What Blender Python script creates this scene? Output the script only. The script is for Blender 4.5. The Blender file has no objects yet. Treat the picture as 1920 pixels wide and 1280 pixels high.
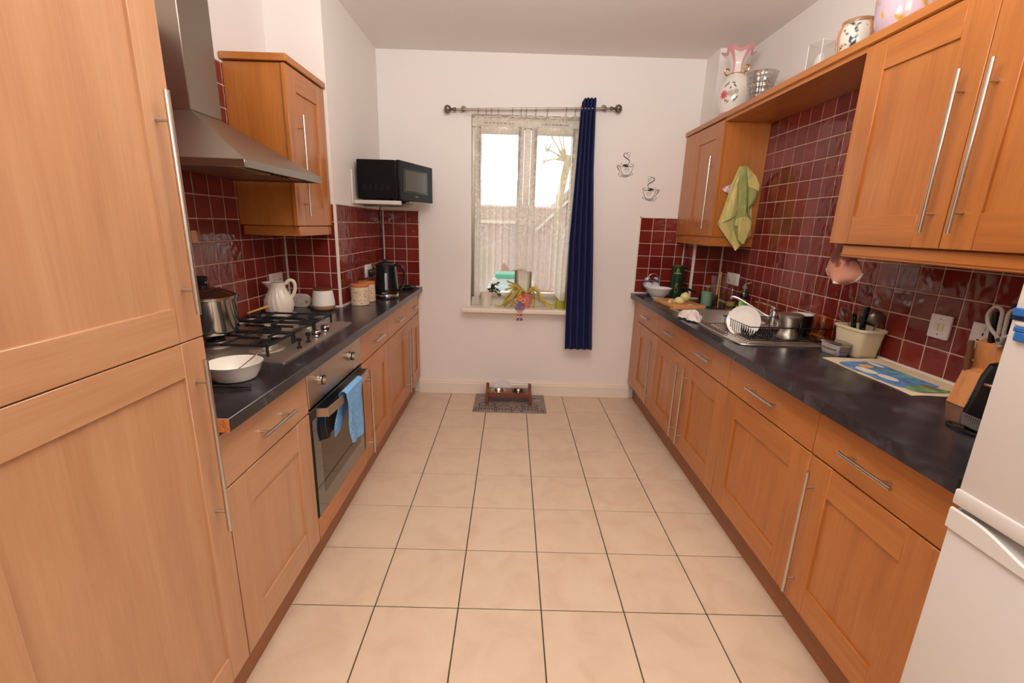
import bpy, bmesh, math, random
from mathutils import Vector, Matrix
random.seed(7)
SC = bpy.context.scene
COL = SC.collection
PI = math.pi

# ------------------------------------------------------------------ camera
CAM_H = 1.4896
PITCH, YAW, ROLL, FPX = 0.2515, 0.0072, 0.0300, 846.32
def cam_rot():
    B = Matrix(((1, 0, 0), (0, 0, -1), (0, 1, 0)))
    cy, sy = math.cos(YAW), math.sin(YAW)
    cp, sp = math.cos(PITCH), math.sin(PITCH)
    cr, sr = math.cos(ROLL), math.sin(ROLL)
    Ry = Matrix(((cy, -sy, 0), (sy, cy, 0), (0, 0, 1)))
    Rp = Matrix(((1, 0, 0), (0, cp, -sp), (0, sp, cp)))
    Rr = Matrix(((cr, -sr, 0), (sr, cr, 0), (0, 0, 1)))
    return Rr @ Rp @ B @ Ry
_R = cam_rot()
cd = bpy.data.cameras.new('camera')
cd.sensor_fit = 'HORIZONTAL'; cd.sensor_width = 36.0
cd.lens = FPX * 36.0 / 1920.0
cd.clip_start = 0.02; cd.clip_end = 300
cam = bpy.data.objects.new('camera', cd); COL.objects.link(cam)
m = Matrix.Identity(4)
for i in range(3):
    m[i][0] = _R[0][i]; m[i][1] = -_R[1][i]; m[i][2] = -_R[2][i]
m[0][3], m[1][3], m[2][3] = 0, 0, CAM_H
cam.matrix_world = m
SC.camera = cam

# ------------------------------------------------------------------ sky, room light, exposure
def lin(c):
    def f(u):
        u /= 255.0
        return u / 12.92 if u <= 0.04045 else ((u + 0.055) / 1.055) ** 2.4
    return (f(c[0]), f(c[1]), f(c[2]), 1.0)
w = bpy.data.worlds.new('overcast_sky'); SC.world = w; w.use_nodes = True
bg = w.node_tree.nodes['Background']
bg.inputs[0].default_value = (0.93, 0.97, 1.0, 1); bg.inputs[1].default_value = 2.3
# the flash bounced off the wall and ceiling behind the photographer, and an added uplight for the ceiling
ld = bpy.data.lights.new('bounced_flash', 'AREA'); ld.shape = 'RECTANGLE'
ld.size, ld.size_y = 1.7, 1.0; ld.energy = 44; ld.color = (1.0, 0.98, 0.955)
lo = bpy.data.objects.new('bounced_flash', ld); COL.objects.link(lo)
lo.location = (0.15, -2.10, 2.35)
lo.rotation_euler = Vector((0.0, 0.92, -0.30)).to_track_quat('-Z', 'Y').to_euler()
ud = bpy.data.lights.new('added_uplight', 'AREA'); ud.shape = 'RECTANGLE'  # no lamp hangs here; added to brighten the ceiling and far end
ud.size, ud.size_y = 0.5, 0.5; ud.energy = 59; ud.color = (1.0, 0.98, 0.955)
uo = bpy.data.objects.new('added_uplight', ud); COL.objects.link(uo)
uo.location = (0.15, 1.00, 2.22)
uo.rotation_euler = Vector((0.0, 0.35, 1.0)).to_track_quat('-Z', 'Y').to_euler()
SC.view_settings.view_transform = 'Standard'
SC.view_settings.look = 'None'
SC.view_settings.gamma = 1.0
SC.view_settings.exposure = 0.0
SC.view_settings.use_curve_mapping = False
try:
    SC.cycles.use_denoising = True
    SC.cycles.sample_clamp_indirect = 8.0
    SC.cycles.transparent_max_bounces = 32
except Exception:
    pass

# ------------------------------------------------------------------ materials
MATS = {}
def nt(name):
    mt = bpy.data.materials.new(name); mt.use_nodes = True
    t = mt.node_tree
    return mt, t, t.nodes['Principled BSDF']
def mat(name, col, rough=0.5, metal=0.0, coat=0.0, trans=0.0, ior=1.45, bump=0, bscale=40, var=0.0, vscale=6, emit=None, spec=0.5, sss=0):
    if name in MATS: return MATS[name]
    mt, t, p = nt(name)
    p.inputs['Base Color'].default_value = lin(col)
    p.inputs['Roughness'].default_value = rough
    p.inputs['Metallic'].default_value = metal
    p.inputs['Coat Weight'].default_value = coat
    p.inputs['Coat Roughness'].default_value = 0.08
    p.inputs['Transmission Weight'].default_value = trans
    p.inputs['IOR'].default_value = ior
    p.inputs['Specular IOR Level'].default_value = spec
    if var or bump:
        tc = t.nodes.new('ShaderNodeTexCoord')
    if var:
        n = t.nodes.new('ShaderNodeTexNoise'); n.inputs['Scale'].default_value = vscale; n.inputs['Detail'].default_value = 5
        t.links.new(tc.outputs['Object'], n.inputs['Vector'])
        r = t.nodes.new('ShaderNodeValToRGB')
        a = [max(0, x * (1 - var)) for x in col]; b = [min(255, x * (1 + var)) for x in col]
        r.color_ramp.elements[0].position = 0.3; r.color_ramp.elements[1].position = 0.7
        r.color_ramp.elements[0].color = lin(a); r.color_ramp.elements[1].color = lin(b)
        t.links.new(n.outputs['Fac'], r.inputs['Fac']); t.links.new(r.outputs['Color'], p.inputs['Base Color'])
    if bump:
        n2 = t.nodes.new('ShaderNodeTexNoise'); n2.inputs['Scale'].default_value = bscale; n2.inputs['Detail'].default_value = 3
        t.links.new(tc.outputs['Object'], n2.inputs['Vector'])
        bm_ = t.nodes.new('ShaderNodeBump'); bm_.inputs['Strength'].default_value = bump; bm_.inputs['Distance'].default_value = 0.01
        t.links.new(n2.outputs['Fac'], bm_.inputs['Height']); t.links.new(bm_.outputs['Normal'], p.inputs['Normal'])
    if emit:
        p.inputs['Emission Color'].default_value = lin(col); p.inputs['Emission Strength'].default_value = emit
    MATS[name] = mt
    return mt
def wood(name, cols, axis, rough=0.32, coat=0.25, scale=1.0):
    """grain runs along axis 'x','y','z' of the object"""
    if name in MATS: return MATS[name]
    mt, t, p = nt(name)
    tc = t.nodes.new('ShaderNodeTexCoord'); oi = t.nodes.new('ShaderNodeObjectInfo')
    mul = t.nodes.new('ShaderNodeMath'); mul.operation = 'MULTIPLY'; mul.inputs[1].default_value = 13.0
    t.links.new(oi.outputs['Random'], mul.inputs[0])
    add = t.nodes.new('ShaderNodeVectorMath'); add.operation = 'ADD'
    t.links.new(tc.outputs['Object'], add.inputs[0]); t.links.new(mul.outputs[0], add.inputs[1])
    mp = t.nodes.new('ShaderNodeMapping')
    s = [9.0 * scale] * 3; s['xyz'.index(axis)] = 0.9 * scale
    mp.inputs['Scale'].default_value = s
    t.links.new(add.outputs[0], mp.inputs['Vector'])
    n = t.nodes.new('ShaderNodeTexNoise'); n.inputs['Scale'].default_value = 1.6; n.inputs['Detail'].default_value = 7
    n.inputs['Roughness'].default_value = 0.62; n.inputs['Distortion'].default_value = 0.5
    t.links.new(mp.outputs[0], n.inputs['Vector'])
    mp2 = t.nodes.new('ShaderNodeMapping'); s2 = [150.0 * scale] * 3; s2['xyz'.index(axis)] = 5.0 * scale
    mp2.inputs['Scale'].default_value = s2; t.links.new(add.outputs[0], mp2.inputs['Vector'])
    n2 = t.nodes.new('ShaderNodeTexNoise'); n2.inputs['Scale'].default_value = 1.0; n2.inputs['Detail'].default_value = 2
    t.links.new(mp2.outputs[0], n2.inputs['Vector'])
    mx = t.nodes.new('ShaderNodeMix'); mx.data_type = 'FLOAT'; mx.inputs[0].default_value = 0.25
    t.links.new(n.outputs['Fac'], mx.inputs[2]); t.links.new(n2.outputs['Fac'], mx.inputs[3])
    r = t.nodes.new('ShaderNodeValToRGB'); e = r.color_ramp.elements
    e[0].position = 0.28; e[0].color = lin(cols[0]); e[1].position = 0.74; e[1].color = lin(cols[2])
    x = e.new(0.5); x.color = lin(cols[1])
    t.links.new(mx.outputs[0], r.inputs['Fac']); t.links.new(r.outputs['Color'], p.inputs['Base Color'])
    p.inputs['Roughness'].default_value = rough; p.inputs['Coat Weight'].default_value = coat; p.inputs['Coat Roughness'].default_value = 0.2
    b = t.nodes.new('ShaderNodeBump'); b.inputs['Strength'].default_value = 0.06; b.inputs['Distance'].default_value = 0.004
    t.links.new(n2.outputs['Fac'], b.inputs['Height']); t.links.new(b.outputs['Normal'], p.inputs['Normal'])
    MATS[name] = mt
    return mt
def thin_glass(name, col=(250, 250, 248), gloss=0.07, rough=0.02):
    if name in MATS: return MATS[name]
    mt = bpy.data.materials.new(name); mt.use_nodes = True; t = mt.node_tree; t.nodes.clear()
    out = t.nodes.new('ShaderNodeOutputMaterial'); tr = t.nodes.new('ShaderNodeBsdfTransparent'); gl = t.nodes.new('ShaderNodeBsdfGlossy')
    tr.inputs[0].default_value = lin(col); gl.inputs['Roughness'].default_value = rough
    lw = t.nodes.new('ShaderNodeLayerWeight'); lw.inputs['Blend'].default_value = 0.5
    pw = t.nodes.new('ShaderNodeMath'); pw.operation = 'POWER'; pw.inputs[1].default_value = 3.0; t.links.new(lw.outputs['Facing'], pw.inputs[0])
    fr = t.nodes.new('ShaderNodeMath'); fr.operation = 'MULTIPLY'; fr.inputs[1].default_value = 0.7; t.links.new(pw.outputs[0], fr.inputs[0])
    ad = t.nodes.new('ShaderNodeMath'); ad.operation = 'ADD'; ad.inputs[1].default_value = gloss; ad.use_clamp = True
    t.links.new(fr.outputs[0], ad.inputs[0])
    mx = t.nodes.new('ShaderNodeMixShader')
    t.links.new(ad.outputs[0], mx.inputs[0]); t.links.new(tr.outputs[0], mx.inputs[1]); t.links.new(gl.outputs[0], mx.inputs[2])
    t.links.new(mx.outputs[0], out.inputs[0])
    MATS[name] = mt
    return mt
OAK = [(164, 96, 40), (187, 114, 52), (201, 132, 66)]
OAK_LIT = [(178, 128, 92), (192, 143, 105), (203, 157, 119)]  # same wood as OAK, lightened to paint in the light on near cabinets
def W(axis, pale=False):  # pale: the oak with that light put into its colour
    return wood('oak_%s_%s' % ('pale' if pale else 'warm', axis), OAK_LIT if pale else OAK, axis)
M_WALL = mat('wall_paint', (240, 232, 226), 0.65, bump=0.04, bscale=60)
M_CEIL = mat('ceiling_paint', (238, 230, 224), 0.8)
M_WHITE = mat('white_gloss', (240, 236, 230), 0.25)
M_STEEL = mat('brushed_steel', (182, 173, 163), 0.40, metal=1.0, bump=0.02, bscale=200)
M_HANDLE = mat('satin_nickel', (200, 194, 184), 0.28, metal=1.0)
M_CHROME = mat('chrome', (225, 225, 225), 0.08, metal=1.0)
M_BLACK = mat('black_plastic', (22, 21, 22), 0.3)
M_IRON = mat('cast_iron', (24, 24, 26), 0.5)
M_GROUT = mat('wall_grout', (216, 182, 164), 0.8)
M_TRIM = mat('white_tile_trim', (238, 228, 216), 0.35)
M_GLASS = thin_glass('clear_glass')
M_PLAST = mat('socket_white', (236, 228, 222), 0.3)

# ------------------------------------------------------------------ mesh building
def cr(pts, n=8, closed=False):
    """Catmull-Rom through points"""
    out = []; P = [Vector(p) for p in pts]; N = len(P)
    segs = N if closed else N - 1
    for i in range(segs):
        p0 = P[(i - 1) % N] if (closed or i > 0) else P[0]
        p1 = P[i]; p2 = P[(i + 1) % N]
        p3 = P[(i + 2) % N] if (closed or i + 2 < N) else P[-1]
        for k in range(n):
            t = k / n
            out.append(0.5 * ((2 * p1) + (-p0 + p2) * t + (2 * p0 - 5 * p1 + 4 * p2 - p3) * t * t + (-p0 + 3 * p1 - 3 * p2 + p3) * t ** 3))
    if not closed: out.append(P[-1].copy())
    return out
class MB:
    def __init__(s): s.v = []; s.f = []
    def add(s, vs, fs):
        o = len(s.v); s.v += [tuple(v) for v in vs]; s.f += [tuple(i + o for i in f) for f in fs]; return s
    def box(s, x0, x1, y0, y1, z0, z1):
        x0, x1 = min(x0, x1), max(x0, x1); y0, y1 = min(y0, y1), max(y0, y1); z0, z1 = min(z0, z1), max(z0, z1)
        return s.add([(x0, y0, z0), (x1, y0, z0), (x1, y1, z0), (x0, y1, z0), (x0, y0, z1), (x1, y0, z1), (x1, y1, z1), (x0, y1, z1)],
                     [(0, 3, 2, 1), (4, 5, 6, 7), (0, 1, 5, 4), (1, 2, 6, 5), (2, 3, 7, 6), (3, 0, 4, 7)])
    def prism(s, poly, a, b, plane='xy'):
        """extrude a 2D polygon between a and b along the axis left over"""
        def P(u, v, h):
            return {'xy': (u, v, h), 'xz': (u, h, v), 'yz': (h, u, v)}[plane]
        n = len(poly)
        vs = [P(u, v, a) for u, v in poly] + [P(u, v, b) for u, v in poly]
        fs = [tuple(range(n))[::-1], tuple(range(n, 2 * n))] + [(i, (i + 1) % n, n + (i + 1) % n, n + i) for i in range(n)]
        return s.add(vs, fs)
    def lathe(s, prof, n=28, c=(0, 0, 0), fn=None, capb=True, capt=True):
        vs = []; fs = []
        for (r, z) in prof:
            for k in range(n):
                a = 2 * PI * k / n
                rr = fn(r, z, a) if fn else r
                vs.append((c[0] + rr * math.cos(a), c[1] + rr * math.sin(a), c[2] + z))
        for i in range(len(prof) - 1):
            for k in range(n):
                k2 = (k + 1) % n
                fs.append((i * n + k, i * n + k2, (i + 1) * n + k2, (i + 1) * n + k))
        if capb: fs.append(tuple(range(n))[::-1])
        if capt: fs.append(tuple(range((len(prof) - 1) * n, len(prof) * n)))
        return s.add(vs, fs)
    def tube(s, pts, r, n=8, closed=False, flat=1.0):
        P = [Vector(p) for p in pts]; N = len(P); vs = []; fs = []
        prev = None
        for i in range(N):
            if closed: d = P[(i + 1) % N] - P[i - 1]
            else: d = P[min(i + 1, N - 1)] - P[max(i - 1, 0)]
            if d.length < 1e-9: d = Vector((0, 0, 1))
            d.normalize()
            if prev is None:
                u = d.orthogonal().normalized()
                if abs(d.z) < 0.95: u = d.cross(Vector((0, 0, 1))).normalized()
            else:
                u = (prev - d * prev.dot(d)); u = u.normalized() if u.length > 1e-6 else d.orthogonal().normalized()
            prev = u; v = d.cross(u)
            rr = r[i] if isinstance(r, (list, tuple)) else r
            for k in range(n):
                a = 2 * PI * k / n
                vs.append(P[i] + u * (rr * math.cos(a)) + v * (rr * flat * math.sin(a)))
        for i in range(N if closed else N - 1):
            j = (i + 1) % N
            for k in range(n):
                k2 = (k + 1) % n
                fs.append((i * n + k, i * n + k2, j * n + k2, j * n + k))
        if not closed:
            fs.append(tuple(range(n))[::-1]); fs.append(tuple(range((N - 1) * n, N * n)))
        return s.add(vs, fs)
    def ball(s, c, r, n=14, m_=8):
        rx, ry, rz = r if isinstance(r, (tuple, list)) else (r, r, r)
        vs = [(c[0], c[1], c[2] - rz)]; fs = []
        for i in range(1, m_):
            t = PI * i / m_ - PI / 2
            for k in range(n):
                a = 2 * PI * k / n
                vs.append((c[0] + rx * math.cos(t) * math.cos(a), c[1] + ry * math.cos(t) * math.sin(a), c[2] + rz * math.sin(t)))
        vs.append((c[0], c[1], c[2] + rz)); L = len(vs) - 1
        for k in range(n):
            fs.append((0, 1 + (k + 1) % n, 1 + k)); fs.append((L, L - n + k, L - n + (k + 1) % n))
        for i in range(m_ - 2):
            for k in range(n):
                a = 1 + i * n
                fs.append((a + k, a + (k + 1) % n, a + n + (k + 1) % n, a + n + k))
        return s.add(vs, fs)
    def grid(s, fn, nu, nv, thick=0.0, closed_u=False):
        """surface fn(u,v) -> point; with thick it becomes a shell"""
        pts = [[Vector(fn(i / nu, j / nv)) for j in range(nv + 1)] for i in range(nu + 1)]
        W_ = nv + 1
        vs = [p for row in pts for p in row]
        fs = [(i * W_ + j, (i + 1) * W_ + j, (i + 1) * W_ + j + 1, i * W_ + j + 1) for i in range(nu) for j in range(nv)]
        if thick:
            nor = []
            for i in range(nu + 1):
                for j in range(nv + 1):
                    du = pts[min(i + 1, nu)][j] - pts[max(i - 1, 0)][j]
                    dv = pts[i][min(j + 1, nv)] - pts[i][max(j - 1, 0)]
                    q = du.cross(dv)
                    nor.append(q.normalized() if q.length > 1e-12 else Vector((0, 0, 1)))
            o = len(vs)
            vs2 = [v - n_ * thick for v, n_ in zip(vs, nor)]
            fs2 = [tuple(o + k for k in f[::-1]) for f in fs]
            ed = [i * W_ for i in range(nu + 1)] + [nu * W_ + j for j in range(1, nv + 1)] + [i * W_ + nv for i in range(nu - 1, -1, -1)] + [j for j in range(nv - 1, 0, -1)]
            side = [(ed[k], o + ed[k], o + ed[(k + 1) % len(ed)], ed[(k + 1) % len(ed)]) for k in range(len(ed))]
            vs = vs + vs2; fs = fs + fs2 + side
        return s.add(vs, fs)
    def ribbon(s, pts, w_, place, th=0.0006):
        """flat line of width w_ in a plane: place(u,v,h) -> 3D"""
        P = [Vector((p[0], p[1])) for p in pts]; N = len(P); vs = []; fs = []
        for i in range(N):
            d = P[min(i + 1, N - 1)] - P[max(i - 1, 0)]
            if d.length < 1e-9: d = Vector((1, 0))
            d.normalize(); q = Vector((-d.y, d.x)); ww = (w_[i] if isinstance(w_, (list, tuple)) else w_) / 2
            for sg, h in ((1, 0), (-1, 0), (-1, th), (1, th)):
                a = P[i] + q * (ww * sg); vs.append(place(a.x, a.y, h))
        for i in range(N - 1):
            a = i * 4; b = a + 4
            for k in range(4):
                k2 = (k + 1) % 4
                fs.append((a + k, b + k, b + k2, a + k2))
        fs.append((0, 1, 2, 3)); e = (N - 1) * 4; fs.append((e + 3, e + 2, e + 1, e))
        return s.add(vs, fs)
    def rot(s, M_, since=0):
        s.v = s.v[:since] + [tuple(M_ @ Vector(v)) for v in s.v[since:]]; return s
    def mesh(s, name, smooth=True, bevel=0, seg=1, off=(0, 0, 0)):
        me = bpy.data.meshes.new(name)
        me.from_pydata([(v[0] - off[0], v[1] - off[1], v[2] - off[2]) for v in s.v], [], s.f)
        bm = bmesh.new(); bm.from_mesh(me)
        if bevel:
            bmesh.ops.remove_doubles(bm, verts=bm.verts, dist=1e-6)
            ed = [e for e in bm.edges if len(e.link_faces) == 2 and e.calc_face_angle(0) > 0.5]
            bmesh.ops.bevel(bm, geom=ed, offset=bevel, segments=seg, affect='EDGES', profile=0.5, clamp_overlap=True)
        bmesh.ops.recalc_face_normals(bm, faces=bm.faces)
        bm.to_mesh(me); bm.free()
        if smooth:
            me.shade_smooth(); me.set_sharp_from_angle(angle=math.radians(42))
        return me
    def build(s, name, material, parent=None, smooth=True, bevel=0, seg=1, world=False):
        off = (0, 0, 0)
        if world and parent is not None:
            q = parent; off = Vector((0, 0, 0))
            while q is not None: off = off + q.location; q = q.parent
        me = s.mesh(name, smooth, bevel, seg, off)
        me.materials.append(material)
        o = bpy.data.objects.new(name, me); COL.objects.link(o)
        if parent is not None: o.parent = parent
        return o
def tag(o, label, cat, group=None, kind=None):
    if label: o['label'] = label
    if cat: o['category'] = cat
    if group: o['group'] = group
    if kind: o['kind'] = kind
    return o
def thing(name, label, cat, loc=(0, 0, 0), rz=0, group=None):
    o = bpy.data.objects.new(name, None); COL.objects.link(o); o.empty_display_size = 0.05
    o.location = loc; o.rotation_euler = (0, 0, rz)
    return tag(o, label, cat, group)
def struct(name, mb, material, label=None, **k):
    o = mb.build(name, material, **k); o['kind'] = 'structure'
    if label: o['label'] = label
    return o
def inst(name, me, parent, loc, rot=None):
    o = bpy.data.objects.new(name, me); COL.objects.link(o); o.parent = parent; o.location = loc
    if rot: o.rotation_euler = rot
    return o
def text_mesh(txt, size):
    cu = bpy.data.curves.new('lettering', 'FONT'); cu.body = txt; cu.size = size; cu.extrude = 0.0003
    cu.align_x = 'CENTER'; cu.align_y = 'CENTER'; cu.resolution_u = 3
    ob = bpy.data.objects.new('tmp', cu); COL.objects.link(ob)
    dg = bpy.context.evaluated_depsgraph_get(); me = bpy.data.meshes.new_from_object(ob.evaluated_get(dg))
    bpy.data.objects.remove(ob); bpy.data.curves.remove(cu)
    return me
def frange(a, b, st):
    out = []; x = a
    while x < b - 1e-6: out.append(x); x += st
    return out
# ------------------------------------------------------------------ room shell
XL, XBL, YBL = -1.39, -1.07, 2.83        # left wall, left chimney breast
XR, XBR, YBR = 1.675, 1.45, 3.64         # right wall, right chimney breast
YF, ZC, YB = 3.875, 2.76, -2.70          # far wall, ceiling, wall behind the camera
TT = 0.006                               # tile thickness
ZT = 0.957                               # worktop height
S_ = 0.333
WX0, WX1, WZ0, WZ1 = -0.345, 0.545, 0.80, 2.33
wl = MB().box(XL - 0.25, XL - TT, YB - 0.2, YF + 0.3, 0, ZC).box(XL - 0.05, XBL - TT, YBL + TT, YF + 0.05, 0, ZC)
wall_left = struct('wall_left', wl, M_WALL, 'white painted wall with a chimney breast on the left', smooth=False)
wr = MB().box(XR + TT, XR + 0.25, YB - 0.2, YF + 0.3, 0, ZC).box(XBR + TT, XR + 0.05, YBR + TT, YF + 0.05, 0, ZC)
wall_right = struct('wall_right', wr, M_WALL, 'white painted wall above the red tiles on the right', smooth=False)
wf = MB().box(XL, WX0, YF, YF + 0.26, 0, ZC).box(WX1, XR, YF, YF + 0.26, 0, ZC).box(WX0, WX1, YF, YF + 0.26, 0, WZ0 - 0.04).box(WX0, WX1, YF, YF + 0.26, WZ1, ZC)
wall_far = struct('wall_far', wf, M_WALL, 'white painted end wall with the window', smooth=False)
wall_back = struct('wall_back', MB().box(XL - 0.25, XR + 0.25, YB - 0.2, YB, 0, ZC), M_WALL, smooth=False)
ceiling = struct('ceiling', MB().box(XL - 0.25, XR + 0.25, YB - 0.2, YF + 0.3, ZC, ZC + 0.12), M_CEIL, 'plain white ceiling', smooth=False)
M_FGROUT = mat('floor_grout', (74, 74, 62), 0.9)
floor = struct('floor', MB().box(XL - 0.25, XR + 0.25, YB - 0.2, YF + 0.3, -0.12, -0.004), M_FGROUT, 'cream square ceramic floor tiles with dark grout', smooth=False)
bb = [(YF, 0), (YF - 0.020, 0), (YF - 0.020, 0.095), (YF - 0.016, 0.102), (YF - 0.016, 0.112), (YF - 0.011, 0.124), (YF - 0.008, 0.136), (YF, 0.136)]
struct('baseboard_far', MB().prism(bb, -0.80, 1.10, 'yz'), mat('baseboard_paint', (240, 224, 208), 0.4), 'cream painted skirting board under the window', smooth=False)

# floor tiles: one object each
def tile_floor_mat():
    mt, t, p = nt('cream_floor_tile')
    oi = t.nodes.new('ShaderNodeObjectInfo'); tc = t.nodes.new('ShaderNodeTexCoord')
    mul = t.nodes.new('ShaderNodeMath'); mul.operation = 'MULTIPLY'; mul.inputs[1].default_value = 20
    t.links.new(oi.outputs['Random'], mul.inputs[0])
    ad = t.nodes.new('ShaderNodeVectorMath'); t.links.new(tc.outputs['Object'], ad.inputs[0]); t.links.new(mul.outputs[0], ad.inputs[1])
    n = t.nodes.new('ShaderNodeTexNoise'); n.inputs['Scale'].default_value = 7; n.inputs['Detail'].default_value = 6; n.inputs['Distortion'].default_value = 0.6
    t.links.new(ad.outputs[0], n.inputs['Vector'])
    r = t.nodes.new('ShaderNodeValToRGB'); e = r.color_ramp.elements
    e[0].position = 0.30; e[0].color = lin((214, 186, 160)); e[1].position = 0.68; e[1].color = lin((224, 200, 174))
    x = e.new(0.5); x.color = lin((221, 195, 168))
    t.links.new(n.outputs['Fac'], r.inputs['Fac']); t.links.new(r.outputs['Color'], p.inputs['Base Color'])
    p.inputs['Roughness'].default_value = 0.38
    return mt
M_FT = tile_floor_mat()
fx = [(c - 1.5203) * S_ for c in range(-1, 6)]
fx[0] = -0.845; fx[-1] = 1.165
fy = [(r + 4.4629) * S_ for r in range(-12, 8)] + [YF - 0.001]
cache = {}
for i in range(len(fx) - 1):
    for j in range(len(fy) - 1):
        dx, dy = fx[i + 1] - fx[i] - 0.005, fy[j + 1] - fy[j] - 0.005
        k = (round(dx, 3), round(dy, 3))
        if k not in cache:
            me = MB().box(-dx / 2, dx / 2, -dy / 2, dy / 2, -0.0055, 0).mesh('tile', False, 0.0012); me.materials.append(M_FT); cache[k] = me
        inst('tile', cache[k], floor, ((fx[i] + fx[i + 1]) / 2, (fy[j] + fy[j + 1]) / 2, 0))

# wall tiles: one object each
def tile_wall_mat():
    mt, t, p = nt('oxblood_wall_tile')
    oi = t.nodes.new('ShaderNodeObjectInfo'); tc = t.nodes.new('ShaderNodeTexCoord')
    mul = t.nodes.new('ShaderNodeMath'); mul.operation = 'MULTIPLY'; mul.inputs[1].default_value = 37
    t.links.new(oi.outputs['Random'], mul.inputs[0])
    ad = t.nodes.new('ShaderNodeVectorMath'); t.links.new(tc.outputs['Object'], ad.inputs[0]); t.links.new(mul.outputs[0], ad.inputs[1])
    n = t.nodes.new('ShaderNodeTexNoise'); n.inputs['Scale'].default_value = 9; n.inputs['Detail'].default_value = 3
    t.links.new(ad.outputs[0], n.inputs['Vector'])
    av = t.nodes.new('ShaderNodeMath'); av.operation = 'MULTIPLY_ADD'; av.inputs[1].default_value = 0.5
    h = t.nodes.new('ShaderNodeMath'); h.operation = 'MULTIPLY'; h.inputs[1].default_value = 0.5
    t.links.new(oi.outputs['Random'], h.inputs[0]); t.links.new(n.outputs['Fac'], av.inputs[0]); t.links.new(h.outputs[0], av.inputs[2])
    r = t.nodes.new('ShaderNodeValToRGB'); e = r.color_ramp.elements
    e[0].position = 0.2; e[0].color = lin((108, 30, 24)); e[1].position = 0.8; e[1].color = lin((136, 48, 38))
    t.links.new(av.outputs[0], r.inputs['Fac']); t.links.new(r.outputs['Color'], p.inputs['Base Color'])
    p.inputs['Roughness'].default_value = 0.1; p.inputs['Specular IOR Level'].default_value = 0.55
    n2 = t.nodes.new('ShaderNodeTexNoise'); n2.inputs['Scale'].default_value = 22; n2.inputs['Detail'].default_value = 1
    t.links.new(ad.outputs[0], n2.inputs['Vector'])
    b = t.nodes.new('ShaderNodeBump'); b.inputs['Strength'].default_value = 0.35; b.inputs['Distance'].default_value = 0.008
    t.links.new(n2.outputs['Fac'], b.inputs['Height']); t.links.new(b.outputs['Normal'], p.inputs['Normal'])
    return mt
M_WT = tile_wall_mat()
ZR = [ZT, 1.068, 1.170, 1.273, 1.376, 1.479, 1.582, 1.684, 1.787, 1.889, 1.992, 2.094, 2.190]
tcache = {}
def tiles(wall, plane, face, out, lines, rows_of):
    """plane 'x' or 'y'; out = +1/-1 direction the tiles face; rows_of(mid) -> number of rows"""
    G = MB()
    for a, b in zip(lines[:-1], lines[1:]):
        nr = rows_of((a + b) / 2)
        for q in range(nr):
            z0, z1 = ZR[q], ZR[q + 1]
            du, dv = b - a - 0.0045, z1 - z0 - 0.0045
            if du < 0.008: continue
            k = (plane, out, round(du, 3), round(dv, 3))
            if k not in tcache:
                mb = MB()
                if plane == 'x': mb.box(-out * TT, 0, -du / 2, du / 2, -dv / 2, dv / 2)
                else: mb.box(-du / 2, du / 2, -out * TT, 0, -dv / 2, dv / 2)
                me = mb.mesh('tile', True, 0.0018); me.materials.append(M_WT); tcache[k] = me
            u, v = (a + b) / 2, (z0 + z1) / 2
            j = (random.uniform(-1, 1) * 0.006, random.uniform(-1, 1) * 0.006)
            inst('tile', tcache[k], wall, (face, u, v) if plane == 'x' else (u, face, v), (0, j[0], j[1]) if plane == 'x' else (j[0], 0, j[1]))
        if nr:
            z1 = ZR[nr]
            g0, g1 = face - out * TT, face - out * 0.0022
            if plane == 'x': G.box(g0, g1, a, b, ZT, z1)
            else: G.box(a, b, g0, g1, ZT, z1)
    G.build('grout', M_GROUT, wall, smooth=False)
P_ = 0.1043
rl = [1.757 + P_ * k for k in range(-9, 19)] + [YBR - 0.001]
tiles(wall_right, 'x', XR, -1, rl, lambda y: 12 if 1.98 < y < 3.25 else 5)
tiles(wall_right, 'y', YBR, -1, [XBR, 1.56, 1.668], lambda x: 5)
tiles(wall_right, 'x', XBR, -1, [YBR, 3.705, 3.80, YF - 0.001], lambda y: 5)
tiles(wall_far, 'y', YF - TT, -1, [1.065, 1.169, 1.275, 1.378, XBR - 0.001], lambda x: 6 if x < 1.38 else 5)
tiles(wall_far, 'y', YF - TT, -1, [XBL + 0.001, -0.985, -0.881, -0.777], lambda x: 6)
tiles(wall_left, 'x', XBL, 1, [YBL + 0.001, 2.896] + [3.0 + 0.104 * k for k in range(9)] + [YF - TT - 0.001], lambda y: 6)
tiles(wall_left, 'y', YBL, -1, [XL + 0.001, -1.326, -1.224, -1.123, XBL], lambda x: 6 if x > -1.12 else 5)
tiles(wall_left, 'x', XL, 1, [2.168 + 0.1045 * k for k in range(-10, 7)] + [YBL - 0.001], lambda y: 12 if y < 2.45 else 5)
# white trims and sealant beads along the tiles
T = MB()
T.box(XBL - 0.008, XBL + 0.006, YBL - 0.006, YBL + 0.008, ZT, 1.594)
T.box(XBL - 0.006, XBL + 0.004, YBL + 0.008, YF, 1.582, 1.594)
T.box(-1.10, XBL - 0.008, YBL - 0.004, YBL + 0.006, 1.582, 1.594)
T.box(XL, XL + 0.008, YBL - 0.008, YBL, ZT, 1.40)
T.box(XBL, XBL + 0.007, YF - 0.013, YF - 0.005, ZT, 1.594)
T.box(XL, XL + 0.006, 1.14, YBL - 0.01, ZT, ZT + 0.010)
T.box(XL, XBL, YBL - 0.008, YBL, ZT, ZT + 0.009)
T.box(XBL, XBL + 0.008, YBL, YF - 0.01, ZT, ZT + 0.009)
T.box(XL - 0.004, XL + 0.004, 1.13, 2.45, 2.190, 2.20)
T.build('tile_trim', M_TRIM, wall_left, smooth=False)
T = MB()
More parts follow.
